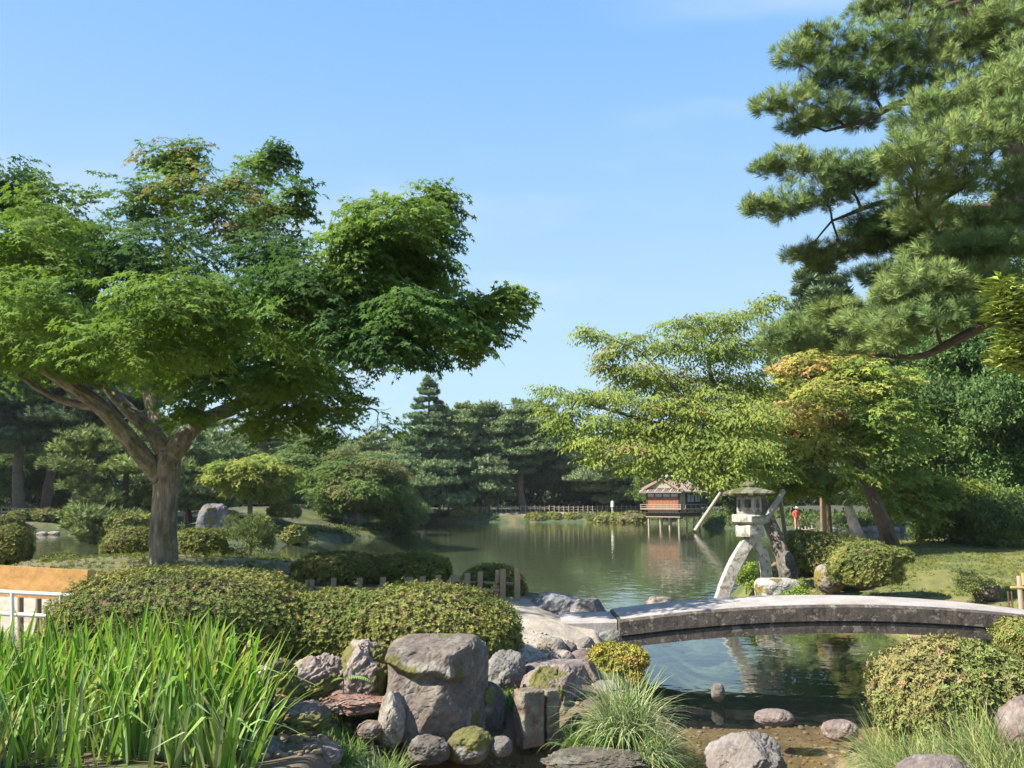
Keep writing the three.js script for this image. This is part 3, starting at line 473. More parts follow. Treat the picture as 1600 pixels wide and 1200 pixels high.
// ---------- the tea house on stilts ----------
{
  const d = 65, px = d / F, corner = at(1062, 825, d), yaw = -0.62;
  const o = thing('tea_house', 'small wooden tea house on stilts above the pond with a tiled roof', 'house', V(corner.x, 0, corner.z), yaw);
  const W = 2.75, D = 4.2, Y = (py) => EYE - (py - HORIZON) * px;      // W along the front (to -x), D to the back (to -z)
  const red = std({ name: 'red_boards', color: rgb(0.36, 0.135, 0.065), map: T.wood, bumpMap: T.wood, bumpScale: 0.006 }), dark = std({ name: 'dark_timber', color: rgb(0.075, 0.055, 0.045), map: T.wood }), pale = std({ name: 'pale_timber', color: rgb(0.42, 0.33, 0.26), map: T.wood }), plaster = std({ name: 'plaster', color: rgb(0.40, 0.35, 0.25), map: T.grain }), shoji = std({ name: 'paper_panes', color: rgb(0.30, 0.33, 0.36), roughness: 0.5 }), tile = std({ name: 'roof_tile', color: rgb(0.30, 0.24, 0.20), map: T.grain, bumpMap: T.rough, bumpScale: 0.02 }), ridge = std({ name: 'ridge_tile', color: rgb(0.55, 0.50, 0.46), map: T.grain });
  for (const [x, z] of [[-0.08, -0.1], [-W + 0.1, -0.1], [-1.05, -0.5], [-1.9, -0.9], [-0.1, -1.6], [-0.1, -3.0], [-W + 0.1, -2.2], [-0.1, -D + 0.1], [-W + 0.1, -D + 0.1]]) part('pile', bar(V(x, -0.8, z), V(x, Y(805), z), 0.085, 7), pale, o);
  part('floor_beam', box(W + 0.1, Y(801.5) - Y(806.5), D + 0.1, -W / 2, (Y(801.5) + Y(806.5)) / 2, -D / 2), dark, o);
  part('floor_band', box(W + 0.02, Y(796.5) - Y(801.5) - 0.004, D + 0.02, -W / 2, (Y(796.5) + Y(801.5)) / 2, -D / 2), pale, o);
  part('bottom_rail', box(W + 0.16, 0.07, D + 0.16, -W / 2, Y(807.3), -D / 2), pale, o);
  for (let i = 0; i < 10; i++) { const w = W / 10; part('board', box(w - 0.012, Y(777) - Y(796), 0.05, -W + w * (i + 0.5), (Y(777) + Y(796)) / 2, -0.03 - (i % 2) * 0.006), red, o); }
  part('wall', box(W - 0.12, Y(768) - Y(796), D - 0.2, -W / 2, (Y(768) + Y(796)) / 2, -D / 2 - 0.02), dark, o);
  for (let i = 0; i < 4; i++) { const w = (W - 0.1) / 4, f = part('window', box(w - 0.02, Y(770.5) - Y(777), 0.05, -W + 0.05 + w * (i + 0.5), (Y(770.5) + Y(777)) / 2, -0.03), dark, o); part('pane', box(w - 0.11, Y(771.5) - Y(776.2), 0.02, -W + 0.05 + w * (i + 0.5), (Y(771.5) + Y(776.2)) / 2, 0.0), shoji, f); }
  for (const [x, z] of [[-0.03, -0.03], [-W + 0.03, -0.03], [-0.03, -1.5], [-0.03, -3.0], [-0.03, -D + 0.05]]) part('post', box(0.12, Y(768) - Y(800), 0.12, x, (Y(768) + Y(800)) / 2, z), dark, o);
  part('plaster_panel', box(0.05, Y(770) - Y(796), 1.05, -0.05, (Y(770) + Y(796)) / 2, -0.72), plaster, o);
  for (const [z0, z1] of [[-1.6, -2.25], [-2.3, -2.92], [-3.08, -3.65], [-3.7, -4.3]]) { const f = part('lattice_door', box(0.04, Y(771) - Y(796), z0 - z1, -0.04, (Y(771) + Y(796)) / 2, (z0 + z1) / 2), dark, o); part('pane', box(0.02, Y(773) - Y(784), (z0 - z1) * 0.8, -0.015, (Y(773) + Y(784)) / 2, (z0 + z1) / 2), shoji, f); }
  const ven = part('veranda', box(W + 0.7, 0.09, 0.5, -W / 2, Y(795), 0.22), pale, o); part('veranda_side', box(0.45, 0.09, D, 0.2, Y(795) - 0.003, -D / 2 - 0.05), pale, o);
  for (const y of [Y(788.3), Y(791.5)]) part('railing', box(W + 0.75, 0.045, 0.045, -W / 2, y, 0.44), pale, o);
  for (let i = 0; i <= 6; i++) part('railing_post', box(0.045, Y(788) - Y(795), 0.045, -W - 0.3 + (W + 0.6) * i / 6, (Y(788) + Y(795)) / 2, 0.437), pale, o);
  part('side_railing', box(0.045, 0.045, D, 0.4, Y(788.3), -D / 2), pale, o);
  for (let i = 0; i < 5; i++) part('railing_post', box(0.045, Y(788) - Y(795), 0.045, 0.4, (Y(788) + Y(795)) / 2, -0.3 - i), pale, o);
  // roof: skirt eaves all round with rows of round tiles, a gable towards the water, the ridge with pale ends
  const e = 0.45, ye = Y(768.5), ym = Y(762.5), in_ = 0.35, xm = -W / 2, yr = Y(748);
  const slab = (a, b, c, dd, th = 0.09) => { const mb = new MB(), dn = V(0, -th, 0), A = a.clone().add(dn), B = b.clone().add(dn), C = c.clone().add(dn), D_ = dd.clone().add(dn); mb.quad(a, b, c, dd); mb.quad(D_, C, B, A); mb.quad(a, A, B, b); mb.quad(b, B, C, c); mb.quad(c, C, D_, dd); mb.quad(dd, D_, A, a); const g = mb.build(), p = g.attributes.position, uv = []; for (let i = 0; i < p.count; i++) uv.push(p.getX(i) / 2 + p.getZ(i) / 2, p.getY(i)); g.setAttribute('uv', new THREE.Float32BufferAttribute(uv, 2)); return g; };
  const eave = part('front_eave', slab(V(-W - e, ye, e), V(e, ye, e), V(-in_, ym, -in_), V(-W + in_, ym, -in_)), tile, o);
  for (let i = 0; i < 17; i++) { const x = -W - e + 0.1 + (W + 2 * e - 0.2) * i / 16, x2 = clamp(x, -W + in_ - 0.2, -in_ + 0.2); part('roof_tile', bar(V(x, ye + 0.02, e - 0.0), V(x2 * 0.6 + x * 0.4, ym + 0.0, -in_ * 0.5), 0.065, 6), i % 3 ? tile : ridge, eave); }
  part('main_roof', slab(V(-W - e, ye, -D - e), V(-W - e, ye, e), V(xm, yr, 0.1), V(xm, yr, -D - 0.2)), tile, o); const rightRoof = part('main_roof', slab(V(e, ye, e), V(e, ye, -D - e), V(xm, yr, -D - 0.2), V(xm, yr, 0.1)), tile, o);
  for (let i = 0; i < 16; i++) { const z = 0.3 - (D + 0.6) * i / 16; part('roof_tile', bar(V(e, ye + 0.02, z + 0.2), V(xm + 0.05, yr + 0.01, Math.min(0.05, z)), 0.05, 6), tile, rightRoof); }
  const gable = new THREE.Shape([new THREE.Vector2(-W / 2 + 0.1, 0), new THREE.Vector2(W / 2 - 0.1, 0), new THREE.Vector2(0, yr - ym - 0.12)]); const gg = new THREE.ExtrudeGeometry(gable, { depth: 0.06, bevelEnabled: false }); gg.translate(xm, ym, -0.05); part('gable_wall', gg, plaster, o);
  for (const sgn of [-1, 1]) part('barge_board', box(Math.hypot(W / 2 + 0.35, yr - ym + 0.08), 0.15, 0.1, xm + sgn * (W / 4 + 0.16), (yr + ym) / 2 - 0.03, 0.12, 0, -sgn * Math.atan2(yr - ym + 0.08, W / 2 + 0.35)), std({ name: 'red_barge_board', color: rgb(0.45, 0.24, 0.17), map: T.wood }), o);
  const rg = part('ridge', box(0.24, 0.16, D + 0.5, xm, yr + 0.06, -D / 2 + 0.05), ridge, o);
  for (let i = 0; i < 5; i++) part('ridge_tile', bar(V(xm, yr + 0.19, 0.25 - i * 1.05), V(xm, yr + 0.19, 0.25 - i * 1.05 - 0.5), 0.12, 8), ridge, rg);
}

// ---------- fences, poles, posts ----------
{ // bamboo fence along the pond path
  const o = thing('bamboo_fence', 'low weathered bamboo fence along the pond behind the right hedge', 'fence', foot(660, 15.2));
  const P = (px, d, y) => { const v = at(px, 780, d); return V(v.x - o.position.x, y - o.position.y, v.z - o.position.z); };
  for (const [px, top, d, r] of [[485, 906, 15.6, 0.045], [492, 906, 15.55, 0.04], [525, 903, 15.5, 0.05], [565, 903, 15.4, 0.055], [601, 902, 15.35, 0.055], [638, 902, 15.3, 0.05], [644, 902, 15.25, 0.045], [662, 901, 15.25, 0.055], [686, 899, 15.2, 0.055], [711, 897, 15.2, 0.055], [731, 896, 15.15, 0.055], [751, 893, 15.1, 0.05], [779, 891, 15.0, 0.055], [786, 889, 14.9, 0.055], [808, 888, 14.85, 0.055]])
    part('post', bar(P(px + (px === 779 ? -5 : 0), d, 0.02), P(px, d, at(px, top, d).y), r, 10), MAT.oldBamboo, o);
  for (const [a, b, y] of [[480, 790, 0.66], [700, 812, 0.77]]) part('rail', bar(P(a, 15.5, y), P(b, 14.9, y + 0.02), 0.028, 8), MAT.oldBamboo, o);
  part('rail', bar(P(480, 15.55, 0.45), P(812, 14.8, 0.5), 0.026, 8), MAT.oldBamboo, o);
  for (const px of [711, 751, 783, 808]) { const g = new THREE.TorusGeometry(0.06, 0.016, 6, 14); g.rotateX(Math.PI / 2); const c = P(px, px > 770 ? 14.95 : 15.15, 0.79); g.translate(c.x, c.y, c.z); part('rope_lashing', g, MAT.rope, o); }
}
{ // new bamboo fence at the right end of the bridge
  const d = 13.9, o = thing('bamboo_barrier', 'bright new orange bamboo barrier at the right end of the bridge', 'fence', foot(1588, d));
  const P = (px, y, dd = d) => { const v = at(px, 780, dd); return V(v.x - o.position.x, y - o.position.y, v.z - o.position.z); };
  for (const [px, top, r] of [[1589, 895, 0.032], [1597, 895, 0.03], [1606, 896, 0.032], [1640, 896, 0.032]]) part('post', bar(P(px + 1, 0.25), P(px, at(px, top, d).y), r, 10), MAT.bamboo, o);
  part('wooden_post', bar(P(1582, 0.25, d + 0.15), P(1583, at(1583, 901, d).y, d + 0.15), 0.045, 8), MAT.pole, o);
  part('rail', bar(P(1568, at(1570, 918, d).y, d - 0.04), P(1700, at(1700, 919, d).y, d - 0.04), 0.028, 10), MAT.bamboo, o);
  for (const px of [1590, 1598]) { const g = new THREE.TorusGeometry(0.045, 0.013, 6, 14); const c = P(px, at(px, 919, d).y, d - 0.04); g.translate(c.x, c.y, c.z); part('rope_lashing', g, MAT.rope, o); }
}
for (const [px, l] of [[1563, 'short rusty stake left of the bamboo barrier, the left of two'], [1568.5, 'short rusty stake nearest to the bamboo barrier, right of its twin']]) { const p = foot(px, 13.85), g = bar(V(0, -0.1, 0), V(0.004, at(px, 926, 13.85).y - p.y + 0.02, 0), 0.012, 7); solo('stake', g, MAT.redBark, l, 'stake', p); }
{ // low fence along the path on the far bank
  const o = thing('path_fence', 'low pale wooden fence along the path on the far bank', 'fence', foot(800, 86.5)), pts = [];
  for (let px = 656; px < 1016; px += 7.5) { if (px > 700 && px < 728) continue; pts.push(px); }
  const base = (px) => { const d = 86.3 + Math.sin(px * 0.01) * 0.3, p = foot(px, d); return p.sub(o.position); };
  for (const px of pts) { const p = base(px); part('post', bar(p.clone().add(V(0, -0.1, 0)), p.clone().add(V(0, 0.72, 0)), 0.045, 6), MAT.pole, o); }
  for (let i = 0; i + 1 < pts.length; i++) for (const y of [0.34, 0.58]) if (pts[i + 1] - pts[i] < 10) part('rail', bar(base(pts[i]).add(V(0, y, -0.05)), base(pts[i + 1]).add(V(0, y, -0.05)), 0.03, 5), MAT.pole, o);
}
{ // scrap of fence before the person
  const o = thing('bank_fence', 'short pale fence piece in front of the person in red', 'fence', foot(1254, 60.5));
  for (let i = 0; i < 6; i++) { const p = foot(1241 + i * 5.2, 60.5).sub(o.position); part('post', bar(p.clone().add(V(0, -0.1, 0)), p.clone().add(V(0, 0.85 + 0.1 * (i % 2), 0)), 0.06, 6), MAT.pole, o); }
  for (const y of [0.4, 0.7]) part('rail', bar(foot(1238, 60.5).sub(o.position).add(V(0, y, 0.06)), foot(1270, 60.5).sub(o.position).add(V(0, y, 0.06)), 0.05, 6), MAT.pole, o);
}
{ // the pale fence behind the left shore
  const o = thing('bank_fence', 'low pale fence before the dark pines on the left bank', 'fence', foot(60, 64));
  const base = (px) => foot(px, 64).sub(o.position);
  for (let px = -40; px < 140; px += 11) { const p = base(px); part('post', bar(p.clone().add(V(0, -0.1, 0)), p.clone().add(V(0, 0.62, 0)), 0.05, 6), MAT.pole, o); }
  for (let px = -40; px < 128; px += 11) for (const y of [0.28, 0.55]) part('rail', bar(base(px).add(V(0, y, -0.05)), base(px + 11).add(V(0, y, -0.05)), 0.035, 5), MAT.pole, o);
}
const prop = (label, a, b, r, group) => { const g = bar(V(0, 0, 0), b.clone().sub(a), r, 9, r * 0.85); const uv = g.attributes.uv; return solo('prop_pole', g, MAT.pole, label, 'support pole', a, 0, group); };
prop('slanting wooden prop pole standing in the pond right of the tea house', at(1086, 829, 58), at(1126, 770, 58), 0.13);
prop('thick slanting log prop right behind the stone lantern', at(1196, 813, 19.6), at(1224, 768, 20.2), 0.075);
{ const a = foot(1229, 23.5, -0.1); prop('slim pale pole meeting the thick log prop behind the round bush', a, at(1219, 776, 20.3), 0.06); }
{ const a = foot(1285, 25.5, -0.1); prop('upright yellowish wooden pole between lantern and leaning maple trunk', a, at(1287, 762, 25.2), 0.075).material = std({ name: 'yellowish_pole', color: rgb(0.50, 0.38, 0.17), map: T.wood, bumpMap: T.wood, bumpScale: 0.006 }); }
prop('slanting pale prop pole under the pines on the far bank', foot(684, 87.5, -0.1), at(692, 778, 88), 0.13);
prop('upright pale prop pole under the pines on the far bank', foot(700, 87.8, -0.1), at(704, 772, 88), 0.12);
{ // street lamp
  const o = thing('street_lamp', 'dark lamp post on the far bank left of the long fence', 'lamp', foot(778, 87)), m = std({ name: 'dark_iron', color: rgb(0.03, 0.035, 0.045), metalness: 0.4, roughness: 0.5 });
  part('pole', bar(V(0, -0.1, 0), V(0, 2.0, 0), 0.09, 8), m, o); const h = new THREE.CylinderGeometry(0.34, 0.22, 0.55, 6); h.translate(0, 2.25, 0); part('lamp_head', h, m, o); const c = new THREE.ConeGeometry(0.45, 0.3, 6); c.translate(0, 2.67, 0); part('lamp_cap', c, m, o);
}
{ // white marker post
  const o = thing('marker_post', 'small white post rising from the shrubs left of the tea house', 'post', foot(957, 84.6)), m = std({ name: 'white_paint', color: rgb(0.75, 0.72, 0.68) });
  part('shaft', bar(V(0, -0.1, 0), V(0, 0.75, 0), 0.12, 8), MAT.pole, o); const c = new THREE.CylinderGeometry(0.17, 0.19, 0.45, 10); c.translate(0, 0.98, 0); part('head', c, m, o); const t = new THREE.SphereGeometry(0.17, 12, 8, 0, 6.3, 0, 1.57); t.translate(0, 1.2, 0); part('cap', t, m, o);
}
{ // board on a white rail, at the left edge
  const d = 9.7, o = thing('bench', 'orange wooden board bench on a white metal frame left of the hedge', 'bench', foot(60, d)), s = d / F;
  const P = (px, py, dz = 0) => at(px, py, d - dz).sub(o.position);
  const board = std({ name: 'orange_board', color: rgb(0.85, 0.45, 0.15), map: T.grain, roughness: 0.45, bumpMap: T.wood, bumpScale: 0.0006 }), white = std({ name: 'white_metal', color: rgb(0.74, 0.72, 0.72), roughness: 0.35 });
  const A = P(-140, 876, 0.0), B = P(137, 891), hgt = 46 * s;
  const panel = (a, b, h, th) => { const n = V(0, 0, 0).crossVectors(b.clone().sub(a), UP).normalize().multiplyScalar(-th), mb = new MB(), dn = V(0, -h, 0); const q = [a, b, b.clone().add(n), a.clone().add(n)], lo = q.map((v) => v.clone().add(dn)); mb.quad(q[3], q[2], q[1], q[0]); mb.quad(lo[0], lo[1], lo[2], lo[3]); for (let i = 0; i < 4; i++) mb.quad(q[i], q[(i + 1) % 4], lo[(i + 1) % 4], lo[i]); const g = mb.build(), p = g.attributes.position, uv = []; for (let i = 0; i < p.count; i++) uv.push(p.getY(i) / 0.5, p.getX(i) / 0.6); g.setAttribute('uv', new THREE.Float32BufferAttribute(uv, 2)); return g; };
  part('front_board', panel(A, B, hgt, 0.025), board, o); part('end_board', panel(B.clone().add(V(0.003, 0, -0.02)), B.clone().add(V(0.25, -0.075, -0.42)), hgt * 0.97, 0.025), board, o);
  part('back_board', panel(A.clone().add(V(0.25, -0.16, -0.42)), B.clone().add(V(0.22, -0.16, -0.42)), hgt * 0.6, 0.025), board, o);
  part('upper_rail', bar(P(-140, 917, 0.14), P(118, 931, 0.14), 0.024, 10), white, o); part('lower_rail', bar(P(-140, 951, 0.14), P(76, 963, 0.14), 0.024, 10), white, o);
  for (const px of [-60, 19, 95]) part('leg', bar(P(px, 925 + px * 0.04, 0.15), P(px + 1, 1010, 0.15), 0.019, 10), white, o);
  for (const px of [-20, 32, 60]) part('foot_post', bar(P(px, 925, -0.35), P(px, 1000, -0.35), 0.035, 8), MAT.pole, o);
}
{ // someone on the far bank, seen above the little fence
  const p = foot(1243, 62), o = thing('person', 'person in a red top and pale hat standing on the far bank behind leaves', 'person', p, 0.2);
  const skin = std({ name: 'skin', color: rgb(0.45, 0.27, 0.19) }), top = std({ name: 'red_top', color: rgb(0.50, 0.09, 0.06), bumpMap: T.rough, bumpScale: 0.01 }), leg = std({ name: 'dark_trousers', color: rgb(0.05, 0.05, 0.07) }), hat = std({ name: 'pale_hat', color: rgb(0.62, 0.45, 0.42) });
  const J = (x, y, z) => V(x, y, z), chain = (pts, rs) => tube(pts, rs, 10, 16);
  const torso = new THREE.LatheGeometry([[0.001, 0.86], [0.15, 0.88], [0.165, 0.98], [0.14, 1.12], [0.17, 1.28], [0.19, 1.38], [0.12, 1.45], [0.055, 1.48], [0.05, 1.55], [0.001, 1.56]].map((a) => new THREE.Vector2(...a)), 16); torso.scale(1.1, 1, 0.72);
  const head = new THREE.SphereGeometry(0.105, 16, 14); head.scale(0.85, 1.12, 0.95); head.translate(0, 1.62, 0.01); const nose = new THREE.ConeGeometry(0.016, 0.04, 6); nose.rotateX(1.4); nose.translate(0, 1.615, 0.115);
  const arms = [-1, 1].map((s) => chain([J(s * 0.19, 1.40, 0), J(s * 0.25, 1.14, 0.02), J(s * 0.22, 0.95, 0.16)], [0.055, 0.045, 0.035])), hands = [-1, 1].map((s) => { const g = new THREE.SphereGeometry(0.045, 8, 6); g.scale(0.7, 1.3, 0.6); g.translate(s * 0.215, 0.91, 0.19); return g; });
  const legs = [-1, 1].map((s) => chain([J(s * 0.09, 0.92, 0), J(s * 0.10, 0.48, 0.01), J(s * 0.10, 0.05, -0.01)], [0.085, 0.06, 0.045]));
  const strip = (g) => { const q = g.index ? g.toNonIndexed() : g; q.deleteAttribute('uv'); return q; };
  part('body', mergeGeometries([head, nose, ...hands, ...legs].map(strip)), skin, o);
  part('top', mergeGeometries([torso, ...arms].map(strip)), top, o); const tr = legs.map((g) => { const q = g.clone(); const n = q.attributes.normal, a = q.attributes.position; for (let i = 0; i < a.count; i++) a.setXYZ(i, a.getX(i) + n.getX(i) * 0.035, Math.max(0.08, a.getY(i)), a.getZ(i) + n.getZ(i) * 0.035); return q; }); part('trousers', mergeGeometries(tr.map(strip)), leg, o);
  const h1 = new THREE.SphereGeometry(0.115, 14, 8, 0, 6.3, 0, 1.6); h1.translate(0, 1.66, 0); const h2 = new THREE.CylinderGeometry(0.12, 0.2, 0.04, 16); h2.translate(0, 1.66, 0.01); part('hat', mergeGeometries([h1, h2].map(strip)), hat, o);
}

// ---------- stones ----------
const PINK = [0.15, 0.122, 0.102], GREY = [0.165, 0.155, 0.145], DARK = [0.085, 0.078, 0.072], BLUE = [0.17, 0.175, 0.19], RED = [0.24, 0.135, 0.10], PALE = [0.30, 0.26, 0.22];
{ // the large boulder: an overhanging ledge above a hollow, a sharp edge down its front
  const s = 8 / F, p = at(680, 1084, 8);
  const ledge = (d, k) => { const x = d.x * k, u = 0.50 - 0.13 * x + 0.05 * Math.sin(x * 7 + 1) - d.y * k, front = sstep(0.0, 0.35, d.z) * sstep(0.72, 0.5, x); return 1 - front * (0.15 * sstep(0.0, 0.07, u) * (1 - sstep(0.10, 0.62, u)) - 0.06 * sstep(-0.25, 0, u) * sstep(0.06, 0.0, u)); };
  const g = stoneGeo({ r: [80 * s, 80 * s, 0.5], seed: 4, detail: 76, pow: 5, rough: 0.12, col: PINK, lichen: 0.5, moss: 0.22, cuts: [[0.9, 0.1, 0.42, 0.70], [-0.2, 0.22, 0.95, 0.84], [0.05, 1, 0.1, 0.92], [-1, 0.05, 0.1, 0.93], [0.75, 0.75, 0.2, 1.04], [-0.85, -0.45, 0.25, 0.93], [0.35, -0.1, 0.95, 0.86]], shape: ledge });
  solo('boulder', g, MAT.stone, 'largest reddish grey boulder with an overhanging ledge beside the stream', 'boulder', p);
}
const st = (label, r, d, o) => stone('stone', label, r, d, o);
st('flat grooved slate at the very bottom left beside the iris leaves', [345, 1153, 440, 1197], 7.1, { col: GREY, detail: 26, rough: 0.3, ribs: 0.12, seed: 2, depth: 0.22, pow: 2.6 });
st('flat dark striped stone right of the small yellow mossy stone', [464, 1161, 534, 1190], 7.15, { col: [0.22, 0.17, 0.155], detail: 24, rough: 0.2, ribs: 0.14, seed: 3, depth: 0.18 });
st('small yellowish mossy stone between two flat slates', [438, 1150, 490, 1192], 7.3, { col: GREY, moss: 0.7, mossCol: [0.22, 0.18, 0.03], seed: 5, detail: 20 });
st('pale upright stone left of the large boulder', [590, 1084, 634, 1146], 7.6, { col: [0.27, 0.235, 0.20], seed: 6, detail: 24, depth: 0.17, cuts: [[-0.8, 0.5, 0.4, 0.8], [0.7, 0.6, 0.3, 0.82]] });
st('thin reddish slab lying above the grass left of the boulder', [500, 1082, 604, 1108], 7.8, { col: RED, seed: 7, detail: 30, ribs: 0.12, rough: 0.75, depth: 0.2, sink: 0.1, pow: 2.2, cuts: [[0.3, 1, 0.2, 0.6], [-0.6, 0.7, 0.3, 0.62]] });
st('rough mossy brown stone beside the iris leaves, leftmost of the ragged row', [404, 1032, 470, 1110], 7.9, { col: [0.16, 0.12, 0.09], moss: 0.52, seed: 8, detail: 30, rough: 0.5, ribs: 0.16 });
st('ragged pale ridged stone in the middle of the broken row left of the boulder', [448, 1030, 540, 1100], 8.1, { col: [0.25, 0.19, 0.165], seed: 9, detail: 34, ribs: 0.16, rough: 0.5, moss: 0.42, turn: 0.3 });
st('tall ragged stone with mossy flank touching the boulder from the left', [520, 1005, 612, 1100], 8.15, { col: [0.25, 0.195, 0.17], moss: 0.55, seed: 10, detail: 34, rough: 0.5, ribs: 0.13, cuts: [[0.5, 0.8, 0.2, 0.8], [-0.7, 0.6, 0.3, 0.75]] });
st('low dark ridged stone below the ragged row', [425, 1098, 520, 1150], 7.6, { col: [0.15, 0.12, 0.10], seed: 11, detail: 28, ribs: 0.16, rough: 0.4, moss: 0.44 });
st('small ochre stone under the ragged row beside the iris', [428, 1083, 452, 1102], 7.75, { col: [0.36, 0.2, 0.08], seed: 12, detail: 12 });
st('grey stone close to the right side of the large boulder', [762, 1016, 822, 1075], 9.0, { col: GREY, seed: 13, detail: 26, rough: 0.34, cuts: [[0, 1, 0.3, 0.8]], lichen: 0.7 });
st('dark wet stone at the water line under the middle of the large boulder', [640, 1150, 700, 1182], 7.45, { col: [0.11, 0.095, 0.08], seed: 71, detail: 22, rough: 0.4, moss: 0.35, sink: 0.3 });
st('low mossy stone at the water line under the right edge of the large boulder', [700, 1138, 768, 1176], 7.6, { col: [0.13, 0.11, 0.09], seed: 72, detail: 22, rough: 0.4, moss: 0.5, sink: 0.3 });
st('small grey stone in the water between boulder and cut posts', [766, 1152, 800, 1172], 7.6, { col: [0.14, 0.125, 0.11], seed: 73, detail: 16, rough: 0.3, sink: 0.4 });
st('small flat brown stone between the upright pale stone and the grass', [560, 1128, 600, 1150], 7.5, { col: [0.15, 0.11, 0.085], seed: 74, detail: 16, rough: 0.4, sink: 0.2 });
st('dark low stone hidden behind the boulder on its right', [728, 1070, 790, 1150], 8.3, { col: DARK, seed: 14, detail: 20, moss: 0.4 });
st('speckled rounded stone standing on the sandy path', [836, 996, 886, 1034], 10.3, { col: [0.24, 0.215, 0.18], seed: 15, detail: 22, rough: 0.15, cuts: [[0, 1, 0, 0.9]] });
st('small pale rounded stone at the foot of the speckled stone', [856, 1016, 896, 1036], 9.9, { col: PALE, seed: 16, detail: 16, rough: 0.12 });
st('tiny brown stone right of the speckled stone', [878, 1003, 902, 1024], 10.4, { col: [0.16, 0.125, 0.11], seed: 17, detail: 12 });
st('grey wedge stone in front of the bridge end', [890, 994, 930, 1024], 10.7, { col: GREY, seed: 18, detail: 18, cuts: [[-0.6, 0.8, 0.1, 0.5]] });
st('large smooth greenish stone under the left end of the bridge', [898, 978, 978, 1024], 11.6, { col: [0.19, 0.195, 0.175], seed: 19, detail: 26, rough: 0.3, lichen: 0.9, pow: 2.6, cuts: [[-0.5, 0.85, 0.1, 0.66]] });
st('brown rounded stone left of the yellowish bush', [888, 1016, 944, 1056], 10.0, { col: [0.155, 0.115, 0.10], seed: 20, detail: 20, rough: 0.25 });
st('long dark flat-topped stone edging the path', [816, 1030, 918, 1082], 9.3, { col: [0.17, 0.135, 0.13], seed: 21, detail: 28, rough: 0.2, pow: 3.4, depth: 0.3, cuts: [[0, 1, 0, 0.8]] });
st('dark reddish stone right of the long flat-topped stone', [900, 1036, 948, 1082], 9.25, { col: [0.17, 0.12, 0.11], seed: 22, detail: 20, rough: 0.25, cuts: [[0.7, 0.7, 0.2, 0.6]] });
st('broad mossy boulder behind the two cut stone posts', [812, 1044, 908, 1140], 8.6, { col: [0.22, 0.175, 0.155], seed: 23, detail: 36, rough: 0.35, moss: 0.40, lichen: 0.8, cuts: [[0.1, 1, 0.3, 0.86], [0.85, 0.25, 0.4, 0.8]] });
st('small pale stone behind the sedge at the stream edge', [926, 1064, 972, 1088], 9.0, { col: [0.22, 0.19, 0.175], seed: 24, detail: 14 });
st('bluish boulder on the pond edge behind the path, the larger of two', [822, 922, 914, 974], 14.7, { col: BLUE, seed: 25, detail: 26, rough: 0.24, lichen: 0.3, cuts: [[0.3, 0.9, 0.1, 0.75], [-0.7, 0.75, 0.2, 0.72]] });
st('grey boulder on the pond edge nearest the bridge, the smaller of two', [888, 936, 948, 974], 14.35, { col: [0.18, 0.165, 0.16], seed: 26, detail: 24, rough: 0.28, cuts: [[0.8, 0.4, 0.3, 0.75]] });
st('low pale stone showing above the bridge deck before the pond', [1008, 931, 1058, 952], 16.3, { col: PALE, seed: 27, detail: 16, rough: 0.3, sink: 0.6 });
st('flat stone in the stream, the upper of three in a slanting row', [1180, 1109, 1238, 1128], 8.45, { col: [0.20, 0.155, 0.14], seed: 28, detail: 18, rough: 0.2, sink: 0.2, depth: 0.14 });
st('rounded reddish stone in the stream beside the right bank', [1284, 1126, 1340, 1152], 8.15, { col: [0.22, 0.165, 0.145], seed: 29, detail: 20, rough: 0.28, sink: 0.15, depth: 0.13 });
st('big cracked grey rock at the bottom of the stream', [1108, 1150, 1228, 1215], 7.1, { col: [0.19, 0.165, 0.15], seed: 30, detail: 36, rough: 0.42, sink: 0.35, cuts: [[0.5, 0.8, 0.3, 0.75], [-0.6, 0.7, 0.3, 0.6], [0.9, 0.2, 0.3, 0.82]] });
st('small round dark stone alone in the blue reflecting water', [1111, 1068, 1132, 1085], 9.7, { col: DARK, seed: 31, detail: 12, rough: 0.2, sink: 0.6 });
st('low wet slab under the water film in front of the sedge', [858, 1178, 1004, 1192], 7.45, { col: [0.105, 0.09, 0.065], seed: 32, detail: 34, rough: 0.75, ribs: 0.1, depth: 0.26, sink: 0.3, lichen: 0.3 });
st('reddish rock among the grass at the right edge', [1560, 1096, 1660, 1190], 6.1, { col: [0.18, 0.13, 0.115], seed: 33, detail: 28, rough: 0.35 });
st('purplish stone at the bottom right under the grass tips', [1408, 1184, 1524, 1240], 5.9, { col: [0.165, 0.13, 0.125], seed: 34, detail: 24, rough: 0.25 });
st('moss-topped slab beside the right foot of the lantern', [1184, 904, 1248, 932], 17.2, { col: [0.40, 0.38, 0.35], seed: 35, detail: 24, pow: 5, rough: 0.14, moss: 0.35, mossCol: [0.16, 0.13, 0.03], depth: 0.4 });
st('rounded stone with a mossy cap left of the domed azalea', [1272, 882, 1318, 918], 16.9, { col: [0.24, 0.21, 0.18], seed: 36, detail: 22, moss: 0.55, mossCol: [0.20, 0.16, 0.03] });
st('dark tall rock standing right behind the lantern', [1219, 862, 1243, 900], 19.0, { col: [0.12, 0.12, 0.11], seed: 37, detail: 26, depth: 0.3, rough: 0.35, cuts: [[0.8, 0.5, 0.2, 0.7]] });
st('small brown stone under the dwarf pine on the right bank', [1528, 908, 1562, 932], 15.4, { col: [0.17, 0.13, 0.11], seed: 38, detail: 16, rough: 0.4 });
st('pale flat stone beside the rear hedge right of the lantern slab', [1300, 896, 1352, 914], 17.4, { col: PALE, seed: 39, detail: 16, rough: 0.3 });
